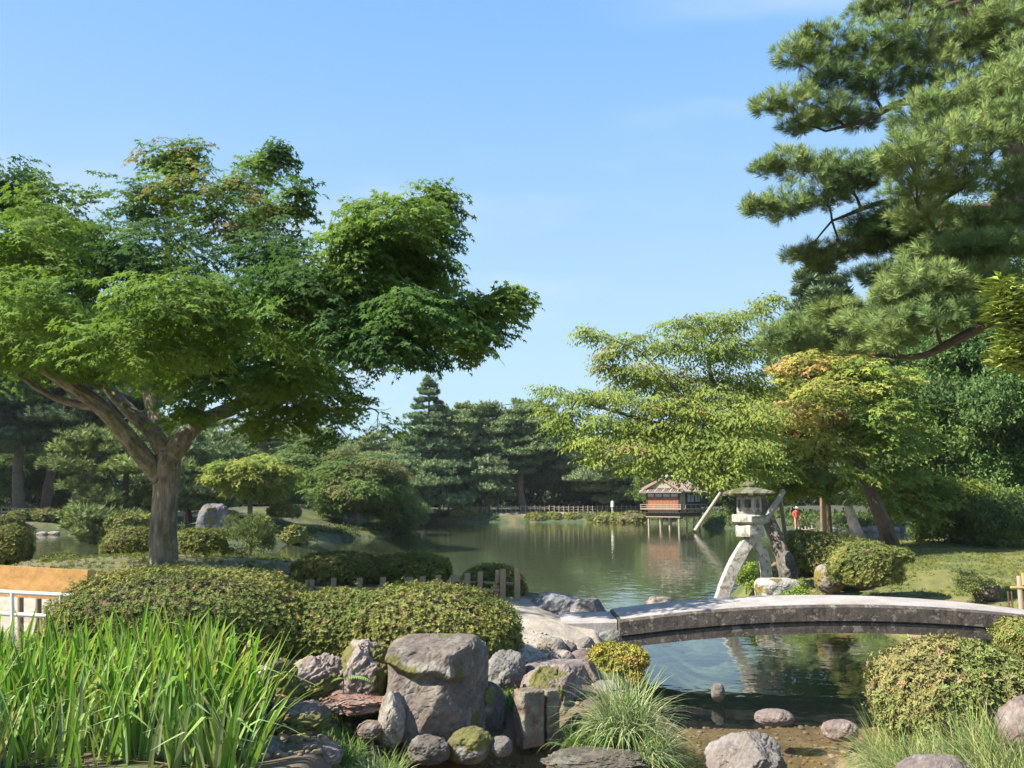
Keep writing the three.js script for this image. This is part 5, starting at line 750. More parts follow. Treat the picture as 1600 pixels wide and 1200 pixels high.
// ---------- other trees ----------
const DG = [0.098, 0.136, 0.066], MG = [0.135, 0.18, 0.078], LG = [0.165, 0.205, 0.086], BG = [0.15, 0.195, 0.094];
pine('second_pine', 'dark layered pine behind the great pine, above the turning maple', 'tree', { px: 1292, d: 36, h: 12.6, w: 6.2, kind: 'fir', seed: 21, tone: DG, base: 0.42, dense: 0.9, r0: 0.22 });
const farPines = [
  ['tall_conifer', 'tallest pointed conifer rising above the far bank', { px: 668, d: 87, h: 14.2, w: 8.4, kind: 'fir', seed: 1, tone: [0.115, 0.165, 0.08], base: 0.12, r0: 0.3, dense: 1.1 }],
  ['red_pine', 'pine with a straight reddish trunk right of the tallest conifer', { px: 714, d: 91, h: 11.4, w: 7.4, kind: 'pine', seed: 2, tone: LG, base: 0.32, bark: MAT.redBark, r0: 0.32 }],
  ['far_pine', 'pale rounded pine on the far bank between the conifer and the flat-topped pine', { px: 752, d: 94, h: 11.6, w: 7.6, kind: 'pine', seed: 3, tone: MG, base: 0.2 }],
  ['far_pine', 'flat-topped tall pine with a thick dark leaning trunk on the far bank', { px: 824, d: 90, h: 11.8, w: 8.6, kind: 'umbrella', seed: 4, tone: MG, base: 0.34, lean: -0.16, r0: 0.42 }],
  ['far_pine', 'dark pine at the right end of the far pine row', { px: 866, d: 95, h: 9.8, w: 7.5, kind: 'pine', seed: 5, tone: DG, base: 0.2 }],
  ['far_pine', 'low pale green cushion pine left of the tea house', { px: 948, d: 89, h: 6.2, w: 9.5, kind: 'umbrella', seed: 6, tone: BG, base: 0.12, dense: 1.1 }],
  ['far_pine', 'slim pine partly hidden by the maple bough left of the tallest conifer', { px: 598, d: 93, h: 8.6, w: 7.2, kind: 'pine', seed: 7, tone: LG, base: 0.15 }],
  ['far_pine', 'leaning pine with a thick base at the left end of the far fence', { px: 644, d: 84.5, h: 6.2, w: 6.4, kind: 'pine', seed: 8, tone: MG, base: 0.3, lean: 0.12, r0: 0.5 }],
  ['far_pine', 'small rounded pine between far lamp and leaning trunk', { px: 762, d: 89, h: 5.4, w: 6.0, kind: 'pine', seed: 9, tone: BG, base: 0.25 }],
  ['far_pine', 'dark pine behind the dark pine of the far row, nearest the tea house', { px: 905, d: 100, h: 9.0, w: 8, kind: 'pine', seed: 10, tone: DG, base: 0.1 }],
  ['hill_pine', 'bright green cushion pine overhanging the water left of the maple trunk', { px: 196, d: 46.5, h: 6.4, w: 5.8, kind: 'pine', seed: 11, tone: [0.14, 0.175, 0.06], base: 0.06, lean: -0.10, dense: 1.3 }],
  ['hill_pine', 'low pale cushion pine dipping to the water at the left tip of the hill', { px: 178, d: 44.5, h: 2.6, w: 4.2, kind: 'umbrella', seed: 20, tone: [0.14, 0.17, 0.065], base: 0.0, dense: 1.4, r0: 0.12 }],
  ['hill_pine', 'pale pine high behind the yellow small maple', { px: 350, d: 66, h: 8.0, w: 8.0, kind: 'pine', seed: 12, tone: LG, base: 0.2 }],
  ['hill_pine', 'pale pine behind the dark hill maple', { px: 470, d: 70, h: 8.0, w: 8.0, kind: 'pine', seed: 13, tone: LG, base: 0.2 }],
  ['hill_pine', 'pine close behind the large maple trunk on its right side', { px: 290, d: 58, h: 6.8, w: 6.6, kind: 'pine', seed: 14, tone: MG, base: 0.15 }],
  ['hill_pine', 'pale green pine showing between dark hill maple and tallest conifer', { px: 545, d: 74, h: 7.4, w: 7.0, kind: 'pine', seed: 15, tone: LG, base: 0.15 }],
  ['bank_pine', 'dark tall pine at the left edge of the picture bank, straight grey trunk', { px: 40, d: 66, h: 17, w: 9, kind: 'pine', seed: 16, tone: DG, base: 0.34, r0: 0.40, bark: MAT.bark }],
  ['bank_pine', 'dark tall pine with a reddish trunk between the straight and the leaning one', { px: 84, d: 68, h: 17, w: 8, kind: 'pine', seed: 17, tone: DG, base: 0.36, r0: 0.36 }],
  ['bank_pine', 'dark pine with a thick leaning trunk left of the cushion pine', { px: 122, d: 65, h: 15, w: 8, kind: 'pine', seed: 18, tone: DG, base: 0.42, lean: 0.12, r0: 0.62, bark: MAT.pineBark }],
  ['bank_pine', 'shadowed pine farthest left, mostly beyond the edge', { px: -30, d: 64, h: 16, w: 9, kind: 'pine', seed: 19, tone: DG, base: 0.3, r0: 0.4 }],
];
for (const [n, l, o] of farPines) pine(n, l, 'tree', o);
const MID = [[0.088, 0.135, 0.036], [0.112, 0.16, 0.042], [0.072, 0.118, 0.038]], SH = MID;
const leafy = [
  ['small_maple', 'small yellowish green maple on the mossy hill right of the trunk', { px: 393, d: 46, h: 3.9, w: 5.4, tones: [[0.19, 0.225, 0.042], [0.15, 0.20, 0.038], [0.215, 0.225, 0.05]], geo: GEO.mapleFar, layered: 1, base: 0.3, seed: 31, r0: 0.13, dense: 1.5, n: 40, depth: 0.8 }],
  ['hill_maple', 'dark green round maple at the tip of the mossy hill', { px: 560, d: 53, h: 5.0, w: 7.0, tones: [[0.075, 0.12, 0.03], [0.085, 0.13, 0.03], [0.11, 0.12, 0.04]], geo: GEO.mapleFar, base: 0.12, seed: 32, dense: 1.4, n: 46 }],
  ['hill_maple', 'greener maple between the yellow small maple and the dark hill maple', { px: 486, d: 58, h: 5.2, w: 5.6, tones: MID, geo: GEO.mapleFar, base: 0.15, seed: 33, dense: 1.3 }],
  ['hill_shrub', 'low leafy shrub hanging over the water at the tip of the hill', { px: 618, d: 56, h: 2.2, w: 4.2, tones: MID, base: 0.0, seed: 34, r0: 0.06, size: 0.8 }],
  ['evergreen', 'tall dark evergreen behind the turning maple, left of the light crown', { px: 1452, d: 33, h: 7.0, w: 5.4, tones: MID, base: 0.1, seed: 41, dense: 1.5, n: 60, squash: 0.9, size: 0.8 }],
  ['evergreen', 'broad glossy green evergreen at the right edge behind the lawn', { px: 1560, d: 31, h: 9.6, w: 7, tones: [[0.080, 0.142, 0.042], [0.098, 0.16, 0.048], [0.072, 0.124, 0.04]], base: 0.06, seed: 42, dense: 1.5, n: 70, squash: 0.9, size: 0.8 }],
  ['evergreen', 'tallest light green broad-leaved tree behind the great pine', { px: 1540, d: 37, h: 17, w: 8.6, tones: [[0.085, 0.14, 0.045], [0.07, 0.118, 0.04], [0.10, 0.155, 0.05]], base: 0.25, seed: 43, dense: 1.4, n: 74, squash: 0.85, size: 0.85 }],
  ['evergreen', 'dark evergreen beyond the right edge of the lawn', { px: 1660, d: 30, h: 10, w: 7, tones: SH, base: 0.05, seed: 44, dense: 1.3, n: 50, squash: 0.9 }],
  ['evergreen', 'green leafy tree filling the gap under the great pine above the turning maple', { px: 1430, d: 40, h: 14.5, w: 6.6, tones: [[0.07, 0.12, 0.04], [0.085, 0.14, 0.04]], base: 0.3, seed: 45, dense: 1.2, n: 46, squash: 0.8 }],
  ['lawn_shrub', 'dark shrub at the back of the lawn, left one', { px: 1478, d: 30, h: 2.0, w: 3.2, tones: SH, base: 0, seed: 46, r0: 0.05, size: 0.7, n: 26 }],
  ['lawn_shrub', 'dark shrub at the back of the lawn, right one', { px: 1560, d: 28.5, h: 2.2, w: 4.2, tones: SH, base: 0, seed: 47, r0: 0.05, size: 0.7, n: 30 }],
  ['bank_tree', 'leafy dark tree right of the tea house', { px: 1150, d: 71, h: 4.8, w: 6.2, tones: MID, base: 0.05, seed: 51, n: 34 }],
  ['bank_tree', 'dark tree behind the slim pole and the log prop', { px: 1205, d: 70, h: 6.5, w: 7, tones: SH, base: 0.05, seed: 52 }],
  ['bank_tree', 'dark tree on the far bank behind the upright yellowish pole', { px: 1290, d: 69, h: 7.5, w: 8, tones: SH, base: 0.1, seed: 53 }],
  ['bank_tree', 'dark tree on the far bank behind the leaning maple trunk', { px: 1380, d: 68, h: 7.5, w: 8, tones: SH, base: 0.08, seed: 54 }],
  ['bank_tree', 'dark tree on the far bank behind the low maple', { px: 1480, d: 66, h: 8.5, w: 9, tones: SH, base: 0.05, seed: 55 }],
  ['bank_tree', 'shadowy tree behind the tea house roof', { px: 1045, d: 82, h: 9, w: 9, tones: SH, base: 0.05, seed: 56 }],
  ['bank_tree', 'shadowy tree left behind the tea house', { px: 995, d: 94, h: 8, w: 8, tones: SH, base: 0.05, seed: 57 }],
  ['bank_tree', 'leafy undergrowth tree between the left bank pines', { px: 64, d: 72, h: 6, w: 8, tones: SH, base: 0.02, seed: 58 }],
  ['bank_tree', 'leafy light tree behind the leaning left bank pine', { px: 112, d: 72, h: 5, w: 5, tones: MID, base: 0.02, seed: 59 }],
  ['bank_tree', 'dark leafy tree left of the straight grey pine trunk', { px: 0, d: 70, h: 6.5, w: 7, tones: SH, base: 0.02, seed: 60 }],
];
for (const [n, l, o] of leafy) broadleaf(n, l, n.includes('shrub') ? 'shrub' : 'tree', o);
{ // pale leaning trunk on the far right bank
  pine('leaning_pine', 'pine with a pale leaning trunk on the far bank behind the maple trunk', 'tree', { px: 1352, d: 58, h: 5.4, w: 6.5, kind: 'umbrella', seed: 61, tone: DG, base: 0.55, lean: -0.55, r0: 0.42, bark: std({ name: 'pale_bark', color: rgb(0.42, 0.34, 0.29), map: T.barkcol, bumpMap: T.bark, bumpScale: 0.03 }) });
}
{ // the wood beyond: one mass, nobody could count it
  const R = rng(55), K = new Copies();
  for (let i = 0; i < 15000; i++) {
    const a = -44 + 88 * R(), d = 104 + 14 * R(), t = a * Math.PI / 180, top = 5.5 + 5 * fbm(a * 0.16, 3, 0, 3) + (a < -20 ? 4 : 0) - (a > -6 && a < 8 ? 2.5 : 0), x = d * Math.tan(t), y = 0.6 + top * R() ** 0.7;
    yawPitch(R() * 6.28, 0, 0); K.add(V(x, y, -d), Q, 2.4 + 1.6 * R(), jitter([0.055, 0.082, 0.036], R, 0.35));
  }
  for (let i = 0; i < 3500; i++) { const p = at(-200 + 360 * R(), 780, 74 + 5 * R()); yawPitch(R() * 6.28, 0, 0); K.add(V(p.x, 0.6 + 12 * R() ** 0.8, p.z), Q, 1.8 + R(), jitter([0.055, 0.082, 0.036], R, 0.35)); }
  const o = thing('distant_wood', 'dense dark wood closing the view behind the far bank trees', 'wood'); o.userData.kind = 'stuff'; deal(K, 'wood_foliage', GEO.cloud, MAT.leaf, o);
}

{ // low growth along the shores of the far banks and the hill
  const R = rng(606), K = new Copies(), edge = (poly, n, lo, hi, f) => { for (let i = 0; i < n; i++) { const j = Math.floor(R() * (poly.length - 1)), a = poly[j], b = poly[j + 1], L = Math.hypot(b[0] - a[0], b[1] - a[1]); if (L > 30 || R() * 12 > L) continue; const t = R(), nx = (b[1] - a[1]) / L, nz = -(b[0] - a[0]) / L, w = (R() < 0.5 ? 1 : -1) * (lo + (hi - lo) * R()), x = mixn(a[0], b[0], t) + nx * w, z = mixn(a[1], b[1], t) + nz * w, y = groundY(x, z); if (y < 0.02 || z > -30) continue; const c = f(x, z); if (!c) continue; yawPitch(R() * 6.28, 0, 0); K.add(V(x, y + 0.06, z), Q, c[1] * (0.6 + 0.8 * R()), jitter(c[0], R, 0.35)); } };
  edge(LAND.c, 12000, 2, 9, (x, z) => x > 13 && fbm(x * 0.4, z * 0.4, 1, 3) > 0.34 ? [[0.08, 0.115, 0.034], 1.15] : null);
  edge(LAND.c, 26000, 0, 3.2, (x, z) => x > 13 ? (fbm(x * 0.4, z * 0.4, 1, 3) > 0.38 ? [[0.08, 0.115, 0.034], 0.85] : null) : fbm(x * 0.35, z * 0.35, 3, 3) > 0.5 ? [fbm(x * 0.2, z, 4, 2) > 0.5 ? [0.10, 0.125, 0.035] : [0.055, 0.080, 0.025], 0.7] : null);
  edge(LAND.b, 9000, 0, 2.2, (x, z) => fbm(x * 0.5, z * 0.5, 6, 3) > 0.46 ? [fbm(x, z, 2, 2) > 0.55 ? [0.12, 0.14, 0.035] : [0.05, 0.075, 0.024], 0.6] : null);
  const o = thing('bank_undergrowth', 'low leafy growth along the shores of the far banks and the hill', 'undergrowth'); o.userData.kind = 'stuff'; deal(K, 'undergrowth_leaves', GEO.cloud, MAT.leaf, o);
}
// stones at the foot of the far right bank
for (let i = 0; i < 9; i++) { const px = [1330, 1346, 1360, 1376, 1395, 1416, 1440, 1462, 1300][i], d = 59.2 - (i % 3) * 0.25, p = foot(px, d); p.y = 0.12; const R = rng(i + 90); solo('shore_stone', stoneGeo({ r: [0.28 + 0.3 * R(), 0.2 + 0.2 * R(), 0.3], seed: i + 60, col: [0.26, 0.25, 0.25], detail: 7 }), MAT.stone, 'pale grey stone in the row along the far right shore behind the maple trunk', 'stone', p, R() * 3, 'stones along the far right shore'); }

// ---------- clipped bushes and other plants ----------
const AZ = [[0.152, 0.158, 0.044], [0.10, 0.125, 0.034], [0.22, 0.15, 0.07]], AZB = [[0.155, 0.145, 0.056], [0.115, 0.14, 0.042], [0.20, 0.13, 0.08]], AZD = AZ;
clipped('azalea_hedge', 'long clipped azalea hedge behind the iris, left lobe of the pair', 'hedge', [lobe(290, 972, 196, 76, 9.9, 0.55), lobe(160, 996, 84, 58, 9.7, 0.7), lobe(440, 1000, 110, 64, 10.0, 0.6)], { seed: 1, tones: AZ, n: 21000, group: 'clipped foreground hedge' });
clipped('azalea_hedge', 'rounded azalea hedge behind the large boulder, right lobe of the pair', 'hedge', [lobe(664, 990, 134, 66, 9.7, 0.62), lobe(545, 990, 106, 62, 9.9, 0.65), lobe(735, 1002, 70, 54, 9.6, 0.8)], { seed: 2, tones: AZ, n: 17000, group: 'clipped foreground hedge' });
clipped('azalea_bush', 'large round azalea dome beside the stream at the lower right', 'bush', [lobe(1490, 1090, 108, 78, 7.1, 0.95)], { seed: 3, tones: AZB, n: 11000, pow: 2.3 });
clipped('azalea_bush', 'small azalea at the right edge under the bridge end', 'bush', [lobe(1598, 1002, 36, 30, 9.6, 1)], { seed: 4, tones: AZ, n: 2600 });
clipped('azalea_bush', 'clipped domed azalea on the lawn behind the bridge', 'bush', [lobe(1350, 886, 50, 36, 16, 0.9), lobe(1382, 868, 38, 13, 16, 0.9)], { seed: 5, tones: AZ, n: 5200, size: 1.2 });
clipped('box_hedge', 'dark shaded clipped hedge behind the lantern', 'hedge', [lobe(1282, 870, 60, 34, 20.5, 0.7), lobe(1330, 872, 40, 30, 20.5, 0.8)], { seed: 6, tones: AZD, n: 5200, size: 1.5 });
clipped('round_bush', 'small rounded bush on top behind the dark hedge', 'bush', [lobe(1250, 848, 32, 17, 23, 0.9)], { seed: 7, tones: AZ, n: 1500, size: 1.6 });
clipped('flowering_bush', 'yellowish pink-tipped bush overhanging the stream at the bridge', 'bush', [lobe(960, 1036, 34, 25, 9.9, 0.9), lobe(986, 1030, 22, 18, 9.8, 1), lobe(986, 1058, 17, 20, 9.75, 1), lobe(942, 1026, 18, 15, 9.85, 1)], { seed: 8, tones: [[0.24, 0.20, 0.045], [0.17, 0.18, 0.035], [0.33, 0.20, 0.09]], n: 4200, rough: 0.3, loose: 0.16, pow: 2 });
clipped('shore_bush', 'dark clipped bush between the hedge and the pond, left of its neighbour', 'bush', [lobe(528, 892, 64, 26, 16.6, 0.8)], { seed: 9, tones: [[0.145, 0.145, 0.048], [0.10, 0.125, 0.034], [0.19, 0.13, 0.075]], n: 3800, size: 1.3 });
clipped('shore_bush', 'darkest clipped bush behind the bamboo fence posts', 'bush', [lobe(645, 892, 56, 27, 16.8, 0.9)], { seed: 10, tones: AZD, n: 3400, size: 1.3 });
clipped('shore_bush', 'leafy dark bush under the end of the bamboo fence', 'bush', [lobe(770, 915, 46, 30, 15.9, 0.8)], { seed: 11, tones: AZD, n: 2600, size: 1.3, rough: 0.2, loose: 0.1 });
clipped('maple_foot_hedge', 'clipped hedge left of and behind the thick maple trunk', 'hedge', [lobe(206, 858, 42, 32, 22, 0.9)], { seed: 12, tones: AZ, n: 2600, size: 1.5 });
clipped('maple_foot_hedge', 'shaded hedge right of the thick maple trunk', 'hedge', [lobe(308, 862, 42, 32, 21, 0.9)], { seed: 13, tones: AZD, n: 2800, size: 1.5 });
broadleaf('shore_shrub', 'loose dark shrub with bare twigs at the water right of the maple', 'shrub', { px: 395, d: 21.5, h: 1.25, w: 1.75, tones: [[0.085, 0.118, 0.034], [0.11, 0.14, 0.038]], geo: GEO.cloudSmall, base: 0.05, seed: 71, r0: 0.05, size: 0.55, n: 30, dense: 0.6 });
clipped('shore_bush', 'round leafy bush at the left edge above the bench', 'bush', [lobe(8, 856, 34, 32, 21, 1)], { seed: 14, tones: AZ, n: 2200, size: 1.6, rough: 0.2, loose: 0.12 });
clipped('shore_bush', 'low round bush at the water behind the orange bench', 'bush', [lobe(96, 880, 27, 14, 23, 1)], { seed: 15, tones: AZ, n: 1300, size: 1.6, rough: 0.15 });
for (const [l, px, py, rx, ry, d, dk] of [['clipped dome on the hill close left of the maple trunk, the upper one', 220, 815, 30, 10, 42.5], ['clipped dome at the left tip of the hill', 192, 818, 22, 11, 42], ['clipped mound under the small yellow maple', 412, 820, 13, 11, 44], ['wide clipped mound on the slope right of the small maple', 444, 800, 22, 10, 47], ['dark clipped mound at the water below the wide mound', 460, 838, 16, 13, 43, 1], ['narrow clipped bush beside the bluish rock', 360, 815, 12, 14, 46, 1], ['clipped bush on the far bank by the pale props', 718, 800, 12, 9, 85.5, 1], ['tiny round clipped bush on the far bank right of the props', 739, 799, 6, 6, 85.5], ['dark clipped bush at the left end of the far fence', 622, 800, 20, 10, 84, 1], ['dark bush under the far fence, leftmost of three', 838, 812, 18, 10, 85, 1], ['dark bush under the far fence, middle of three', 866, 811, 14, 9, 85, 1], ['dark bush under the far fence, rightmost of three', 894, 811, 15, 9, 85, 1], ['yellowish shrub bank left of the tea house piles', 985, 812, 34, 12, 83.5], ['leafy shrub bank under the white post', 950, 812, 26, 11, 84], ['clipped mound on the left bank, the lower left one', 14, 816, 18, 9, 57], ['clipped mound on the left bank, the upper one', 30, 808, 14, 8, 59], ['tiny pale clipped mound left of the cushion pine', 115, 812, 10, 5, 58], ['dark broad clipped hedge on the left bank', 72, 806, 26, 9, 60, 1]])
  clipped('clipped_mound', l, 'bush', [lobe(px, py, rx, ry, d, 1)], { seed: px, tones: dk ? AZD : AZ, n: 420, size: 5, geo: GEO.azalea });
// ferny plants beside the lantern
broadleaf('leafy_plant', 'bright yellow green leafy plant right of the lantern slab', 'plant', { px: 1243, d: 16.9, h: 0.62, w: 0.72, tones: [[0.19, 0.25, 0.045], [0.14, 0.21, 0.035]], geo: GEO.cloudSmall, base: 0, seed: 81, r0: 0.02, size: 0.45, n: 20, dense: 0.8 });
broadleaf('leafy_plant', 'bright leafy plant seen between the lantern legs', 'plant', { px: 1166, d: 18.6, h: 0.75, w: 0.6, p0: at(1166, 928, 18.6), tones: [[0.18, 0.24, 0.045], [0.13, 0.20, 0.035]], geo: GEO.cloudSmall, base: 0, seed: 82, r0: 0.02, size: 0.45, n: 18, dense: 0.8 });
broadleaf('leafy_plant', 'low bright ferny plant in front of the domed azalea, left', 'plant', { px: 1308, d: 15.3, h: 0.34, w: 0.6, tones: [[0.20, 0.26, 0.05], [0.15, 0.21, 0.04]], geo: GEO.cloudSmall, base: 0, seed: 83, r0: 0.015, size: 0.4, n: 14 });
broadleaf('leafy_plant', 'low green plant in front of the domed azalea, right', 'plant', { px: 1362, d: 15.3, h: 0.32, w: 0.7, tones: [[0.12, 0.17, 0.035], [0.16, 0.2, 0.045]], geo: GEO.cloudSmall, base: 0, seed: 84, r0: 0.015, size: 0.4, n: 14 });
broadleaf('dwarf_shrub', 'thin twiggy shrub alone on the lawn left of the bamboo barrier', 'shrub', { px: 1516, d: 15.3, h: 0.78, w: 0.85, lean: -0.15, tones: [[0.15, 0.17, 0.055], [0.12, 0.145, 0.045]], geo: GEO.cloudSmall, base: 0.35, seed: 85, r0: 0.035, size: 0.36, n: 17, dense: 0.55, squash: 0.45 });
{ // iris leaves: the nearest three hundred one by one, the rest of the stand as one part
  const R = rng(2024), o = thing('iris_bed', 'stand of tall bright green sword-shaped iris leaves at the lower left', 'iris', onGround(-3.6, -7.2));
  const blade = (seed, bend, w, fold = 0) => { const r = rng(seed), mb = new MB(), S = 9, tw = (r() - 0.5) * 0.8; let q = V(0, 0, 0), ang = 0.02, prev = null; for (let k = 0; k <= S; k++) { const t = k / S, ww = w * (t < 0.12 ? 0.75 + t * 2 : 1) * Math.pow(Math.max(0, 1 - t), 0.55) * (1 - 0.15 * t), a = tw * t, side = V(-Math.sin(a), 0, Math.cos(a)).multiplyScalar(ww), mid = q.clone().add(V(Math.cos(a), 0, Math.sin(a)).multiplyScalar(ww * 0.35)), l = q.clone().add(side), rr = q.clone().sub(side); if (prev) { mb.quad(prev[0], l, mid, prev[1]); mb.quad(prev[1], mid, rr, prev[2]); } prev = [l, mid, rr]; ang += bend * (0.4 + 1.2 * t) / S + (fold && Math.abs(t - fold) < 0.09 ? 0.75 : 0); q = q.clone().add(V(Math.sin(ang), Math.cos(ang), 0).multiplyScalar(1 / S)); } return mb.build(); };
  const shapes = [[1, 0.05], [2, 0.18], [3, 0.32], [4, 0.55], [5, 0.85], [6, 0.12], [7, 0.25], [8, 0.3, 0.62], [9, 0.2, 0.75]].map(([s, b, f]) => blade(s, b, 0.043, f));
  const cols = [[0.125, 0.235, 0.022], [0.10, 0.20, 0.022], [0.15, 0.255, 0.025], [0.085, 0.165, 0.025], [0.16, 0.23, 0.03], [0.20, 0.22, 0.05], [0.13, 0.17, 0.06]], mats = cols.map((c, i) => new THREE.MeshPhysicalMaterial({ name: 'iris_leaf_' + 'abcdefg'[i], color: rgb(...c.map((v) => v * 1.45)), roughness: 0.8, transmission: 0.42, thickness: 0, side: THREE.DoubleSide }));
  const all = [];
  for (let i = 0; i < 1200; i++) {
    const d = 6.38 + 2.15 * R(), edge = 420 - 70 * Math.max(0, (d - 7.4)) , px = -110 + (edge + 110) * R() ** 0.92, g = foot(px, d, -0.03);
    const out = sstep(320, 430, px), len = (0.62 + 0.42 * R()) * (0.85 + 0.25 * fbm(px * 0.012, d, 1, 2)) * (px > 290 ? 1.0 : 0.93) * (d < 6.9 ? 0.62 + 0.25 * R() : 1), yaw = out * R() > 0.3 ? (R() - 0.5) * 1.2 : R() * 6.28, tilt = 0.05 + 0.20 * R() + out * 0.28 * R();
    all.push({ g, len, yaw, tilt, d, k: Math.floor(R() * shapes.length), m: Math.floor(R() * cols.length), w: 0.8 + 0.4 * R() });
  }
  for (let i = 0; i < 10; i++) { const g = onGround(-4.3 + 0.55 * R(), -6.2 - 0.2 * R(), -0.05); all.push({ g, len: 0.55 + 0.3 * R(), yaw: 0.3 * (R() - 0.5), tilt: 0.2 + 0.2 * R(), d: 6, k: Math.floor(R() * 4), m: i % 5, w: 1.1 }); }
  all.sort((a, b) => a.d - b.d);
  const place = (b) => { E.set(0, b.yaw, 0); Q.setFromEuler(E); Q2.setFromAxisAngle(V(0, 0, 1), -b.tilt); Q.multiply(Q2); return M4.compose(b.g.clone().sub(o.position), Q, V(b.len * b.w, b.len, b.len * b.w)); };
  all.slice(0, 300).forEach((b) => { const m = part('leaf', shapes[b.k], mats[b.m], o); place(b).decompose(m.position, m.quaternion, m.scale); });
  const per = shapes.map(() => []); all.slice(300).forEach((b) => per[b.k].push(b));
  per.forEach((list, k) => { const m = new THREE.InstancedMesh(shapes[k], MAT.leaf, list.length); m.name = 'leaves'; m.userData.kind = 'stuff'; const c = new THREE.Color(); list.forEach((b, i) => { m.setMatrixAt(i, place(b)); m.setColorAt(i, c.setRGB(...jitter(cols[b.m], R, 0.2))); }); m.castShadow = m.receiveShadow = true; o.add(m); });
  const dry = new Copies(); for (let i = 0; i < 260; i++) { const g = foot(-60 + 440 * R(), 6.45 + 0.9 * R(), 0.015).sub(o.position); E.set((R() - 0.5) * 0.5, R() * 6.28, 1.35 + 0.3 * R()); Q.setFromEuler(E); dry.add(g, Q, 0.14 + 0.2 * R(), jitter([0.16, 0.11, 0.06], R, 0.3)); } deal(dry, 'withered_leaves', [shapes[2], shapes[4]], MAT.leaf, o);
}
const GR = [[0.11, 0.19, 0.03], [0.08, 0.15, 0.025], [0.16, 0.22, 0.05]], SE = [[0.17, 0.22, 0.075], [0.11, 0.165, 0.045], [0.24, 0.27, 0.12]], DRY = [[0.22, 0.22, 0.07], [0.16, 0.19, 0.05], [0.30, 0.26, 0.11]];
blades('sedge_clump', 'large arching striped sedge clump at the stream below the yellowish bush', 'sedge', foot(968, 8.05, 0.02), { n: 620, len: 0.72, wid: 0.006, spread: 1.35, seed: 1, cols: SE, base: 0.17 });
blades('sedge_clump', 'smaller sedge clump leaning over the water right of the large one', 'sedge', foot(1003, 7.7, 0), { n: 300, len: 0.5, wid: 0.005, spread: 1.5, seed: 2, cols: SE, base: 0.12, dir: 0.3, bias: 1.8 });
blades('sedge_clump', 'dark sedge filling the shade beside the cut stone posts', 'sedge', foot(905, 8.0, 0), { n: 260, len: 0.36, wid: 0.005, spread: 1.3, seed: 3, cols: GR, base: 0.15 });
blades('grass_tuft', 'yellow green grass tuft at the foot of the large boulder', 'grass tuft', foot(610, 7.15, -0.02), { n: 420, len: 0.34, wid: 0.0042, spread: 1.4, seed: 4, cols: SE.concat(GR), base: 0.11 });
blades('grass_tuft', 'green grass tuft left of the yellow green tuft near the boulder', 'grass tuft', foot(548, 7.35, -0.02), { n: 380, len: 0.32, wid: 0.004, spread: 1.3, seed: 5, cols: GR, base: 0.13 });
blades('grass_tuft', 'dark grass in the hollow behind the ragged row of stones', 'grass tuft', foot(488, 8.55, 0), { n: 260, len: 0.22, wid: 0.004, spread: 1.2, seed: 6, cols: GR, base: 0.25 });
blades('grass_tuft', 'small grass tuft in the shade between boulder and stone posts', 'grass tuft', foot(800, 8.5, 0), { n: 240, len: 0.24, wid: 0.004, spread: 1.3, seed: 7, cols: GR, base: 0.12 });
blades('grass_tuft', 'low grass at the iris edge beside the ochre stone', 'grass tuft', foot(416, 7.6, 0), { n: 260, len: 0.26, wid: 0.004, spread: 1.2, seed: 8, cols: GR, base: 0.16 });
[[1395, 6.5, 'pale grass tuft at the stream edge, leftmost below the azalea dome'], [1440, 6.25, 'pale grass tuft second from the left below the azalea dome'], [1500, 6.15, 'tall pale grass tuft below the middle of the azalea dome'], [1555, 6.0, 'pale grass tuft left of the reddish rock at the right edge'], [1462, 5.85, 'pale grass tuft nearest the viewer above the purplish stone'], [1600, 6.6, 'grass tuft at the right edge behind the reddish rock'], [1545, 5.65, 'grass tuft in the bottom right corner'], [1372, 6.9, 'pale grass hanging over the water at the foot of the azalea dome'], [1420, 6.35, 'pale grass tuft between the two leftmost tufts below the azalea dome']].forEach(([px, d, l], i) => blades('grass_tuft', l, 'grass tuft', foot(px, d, 0), { n: 620, len: 0.58, wid: 0.0038, spread: 1.3, seed: 20 + i, cols: DRY.concat(SE, GR), base: 0.16, dir: 3.4, bias: 2.4 }));
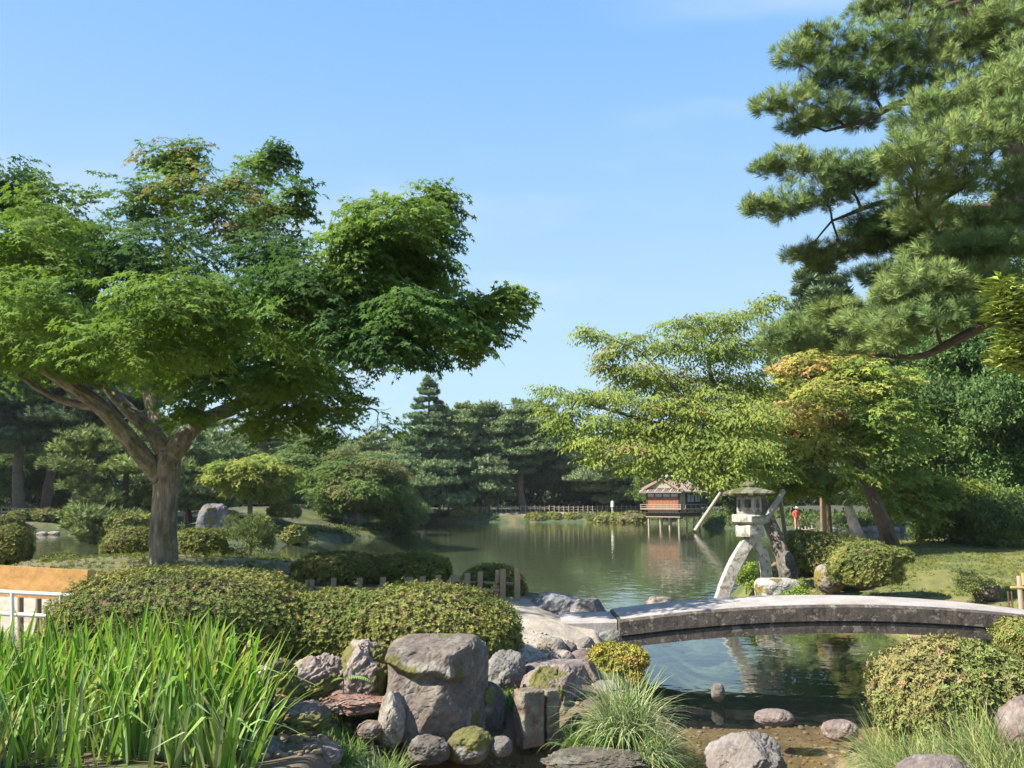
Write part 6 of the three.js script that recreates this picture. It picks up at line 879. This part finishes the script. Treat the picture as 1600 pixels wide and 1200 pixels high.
{ // fern
  const o = thing('fern', 'single bright fern frond curling before the ragged stones', 'fern', foot(545, 7.85, 0.06)), m = new THREE.MeshPhysicalMaterial({ name: 'fern_leaf', color: rgb(0.15, 0.24, 0.035), roughness: 0.85, transmission: 0.35, thickness: 0, side: THREE.DoubleSide });
  const lift = at(550, 1064, 7.75).y - o.position.y; part('stem', bar(V(0, -0.05, 0), V(0, lift, 0.02), 0.005, 6), MAT.bark, o);
  [[0, 0.28], [2.6, 0.13], [-0.9, 0.12]].forEach(([a, len], j) => { const mb = new MB(), ca = Math.cos(a), sa = Math.sin(a); for (let i = 0; i < 14; i++) { const t = i / 14, x = t * len, y = lift + len * (0.55 * t - 0.75 * t * t), w = 0.075 * Math.sin(0.35 + t * 2.6) * (len / 0.28); for (const s of [-1, 1]) ovalLeaf(mb, V(x * ca, y, x * sa), V(ca * 0.35 - sa * s * 0.9, -0.1, sa * 0.35 + ca * s * 0.9).normalize(), V(0, 1, 0), w, 0.42); } part('frond', mb.build(), m, o); void j; });
}
{ // short moss and grass blades on the near banks and the lawn
  const R = rng(303), K = new Copies(), g = [1, 2].map((s) => { const r = rng(s), mb = new MB(); for (let i = 0; i < 14; i++) { const a = r() * 6.28, o = V((r() - 0.5) * 0.9, 0, (r() - 0.5) * 0.9), t = o.clone().add(V(Math.cos(a) * 0.5, 0.7 + 0.5 * r(), Math.sin(a) * 0.5)), w = V(-Math.sin(a) * 0.09, 0, Math.cos(a) * 0.09); mb.tri(o.clone().add(w), o.clone().sub(w), t); } return mb.build(); });
  const put = (n, fn, sz, cols) => { for (let i = 0; i < n; i++) { const [x, z] = fn(); const y = groundY(x, z); if (y < 0.06) continue; if (zone(x, z)[0] === 'a' && sd(PATH, x, z) > -0.1) continue; if (fbm(x * 1.7 + 3, z * 1.7, 9, 3) < 0.42) continue; yawPitch(R() * 6.28, 0, 0); K.add(V(x, y - 0.004, z), Q, sz * (0.6 + 0.8 * R()), jitter(cols[Math.floor(R() * cols.length)], R, 0.3)); } };
  const ring = (p0, p1, d0, d1) => () => { const p = at(p0 + (p1 - p0) * R(), 780, d0 * (d1 / d0) ** R()); return [p.x, p.z]; };
  put(9000, ring(1180, 1640, 14.6, 34), 0.045, [[0.15, 0.165, 0.035], [0.10, 0.13, 0.025], [0.18, 0.18, 0.04]]);
  put(2500, ring(380, 900, 7, 9.6), 0.05, GR); put(2500, ring(1330, 1640, 5.5, 12), 0.05, GR.concat(DRY)); put(2500, ring(-60, 500, 15, 27), 0.06, [[0.13, 0.15, 0.035], [0.09, 0.115, 0.025]]);
  const o = thing('short_grass', 'short moss and grass on the banks and the lawn', 'grass'); o.userData.kind = 'stuff'; deal(K, 'grass_blades', g, MAT.leaf, o);
}

// ---------- thin air between here and the far bank ----------
scene.fog = new THREE.FogExp2(new THREE.Color(0.72, 0.82, 0.92), 0.0002);

renderer.render(scene, camera);
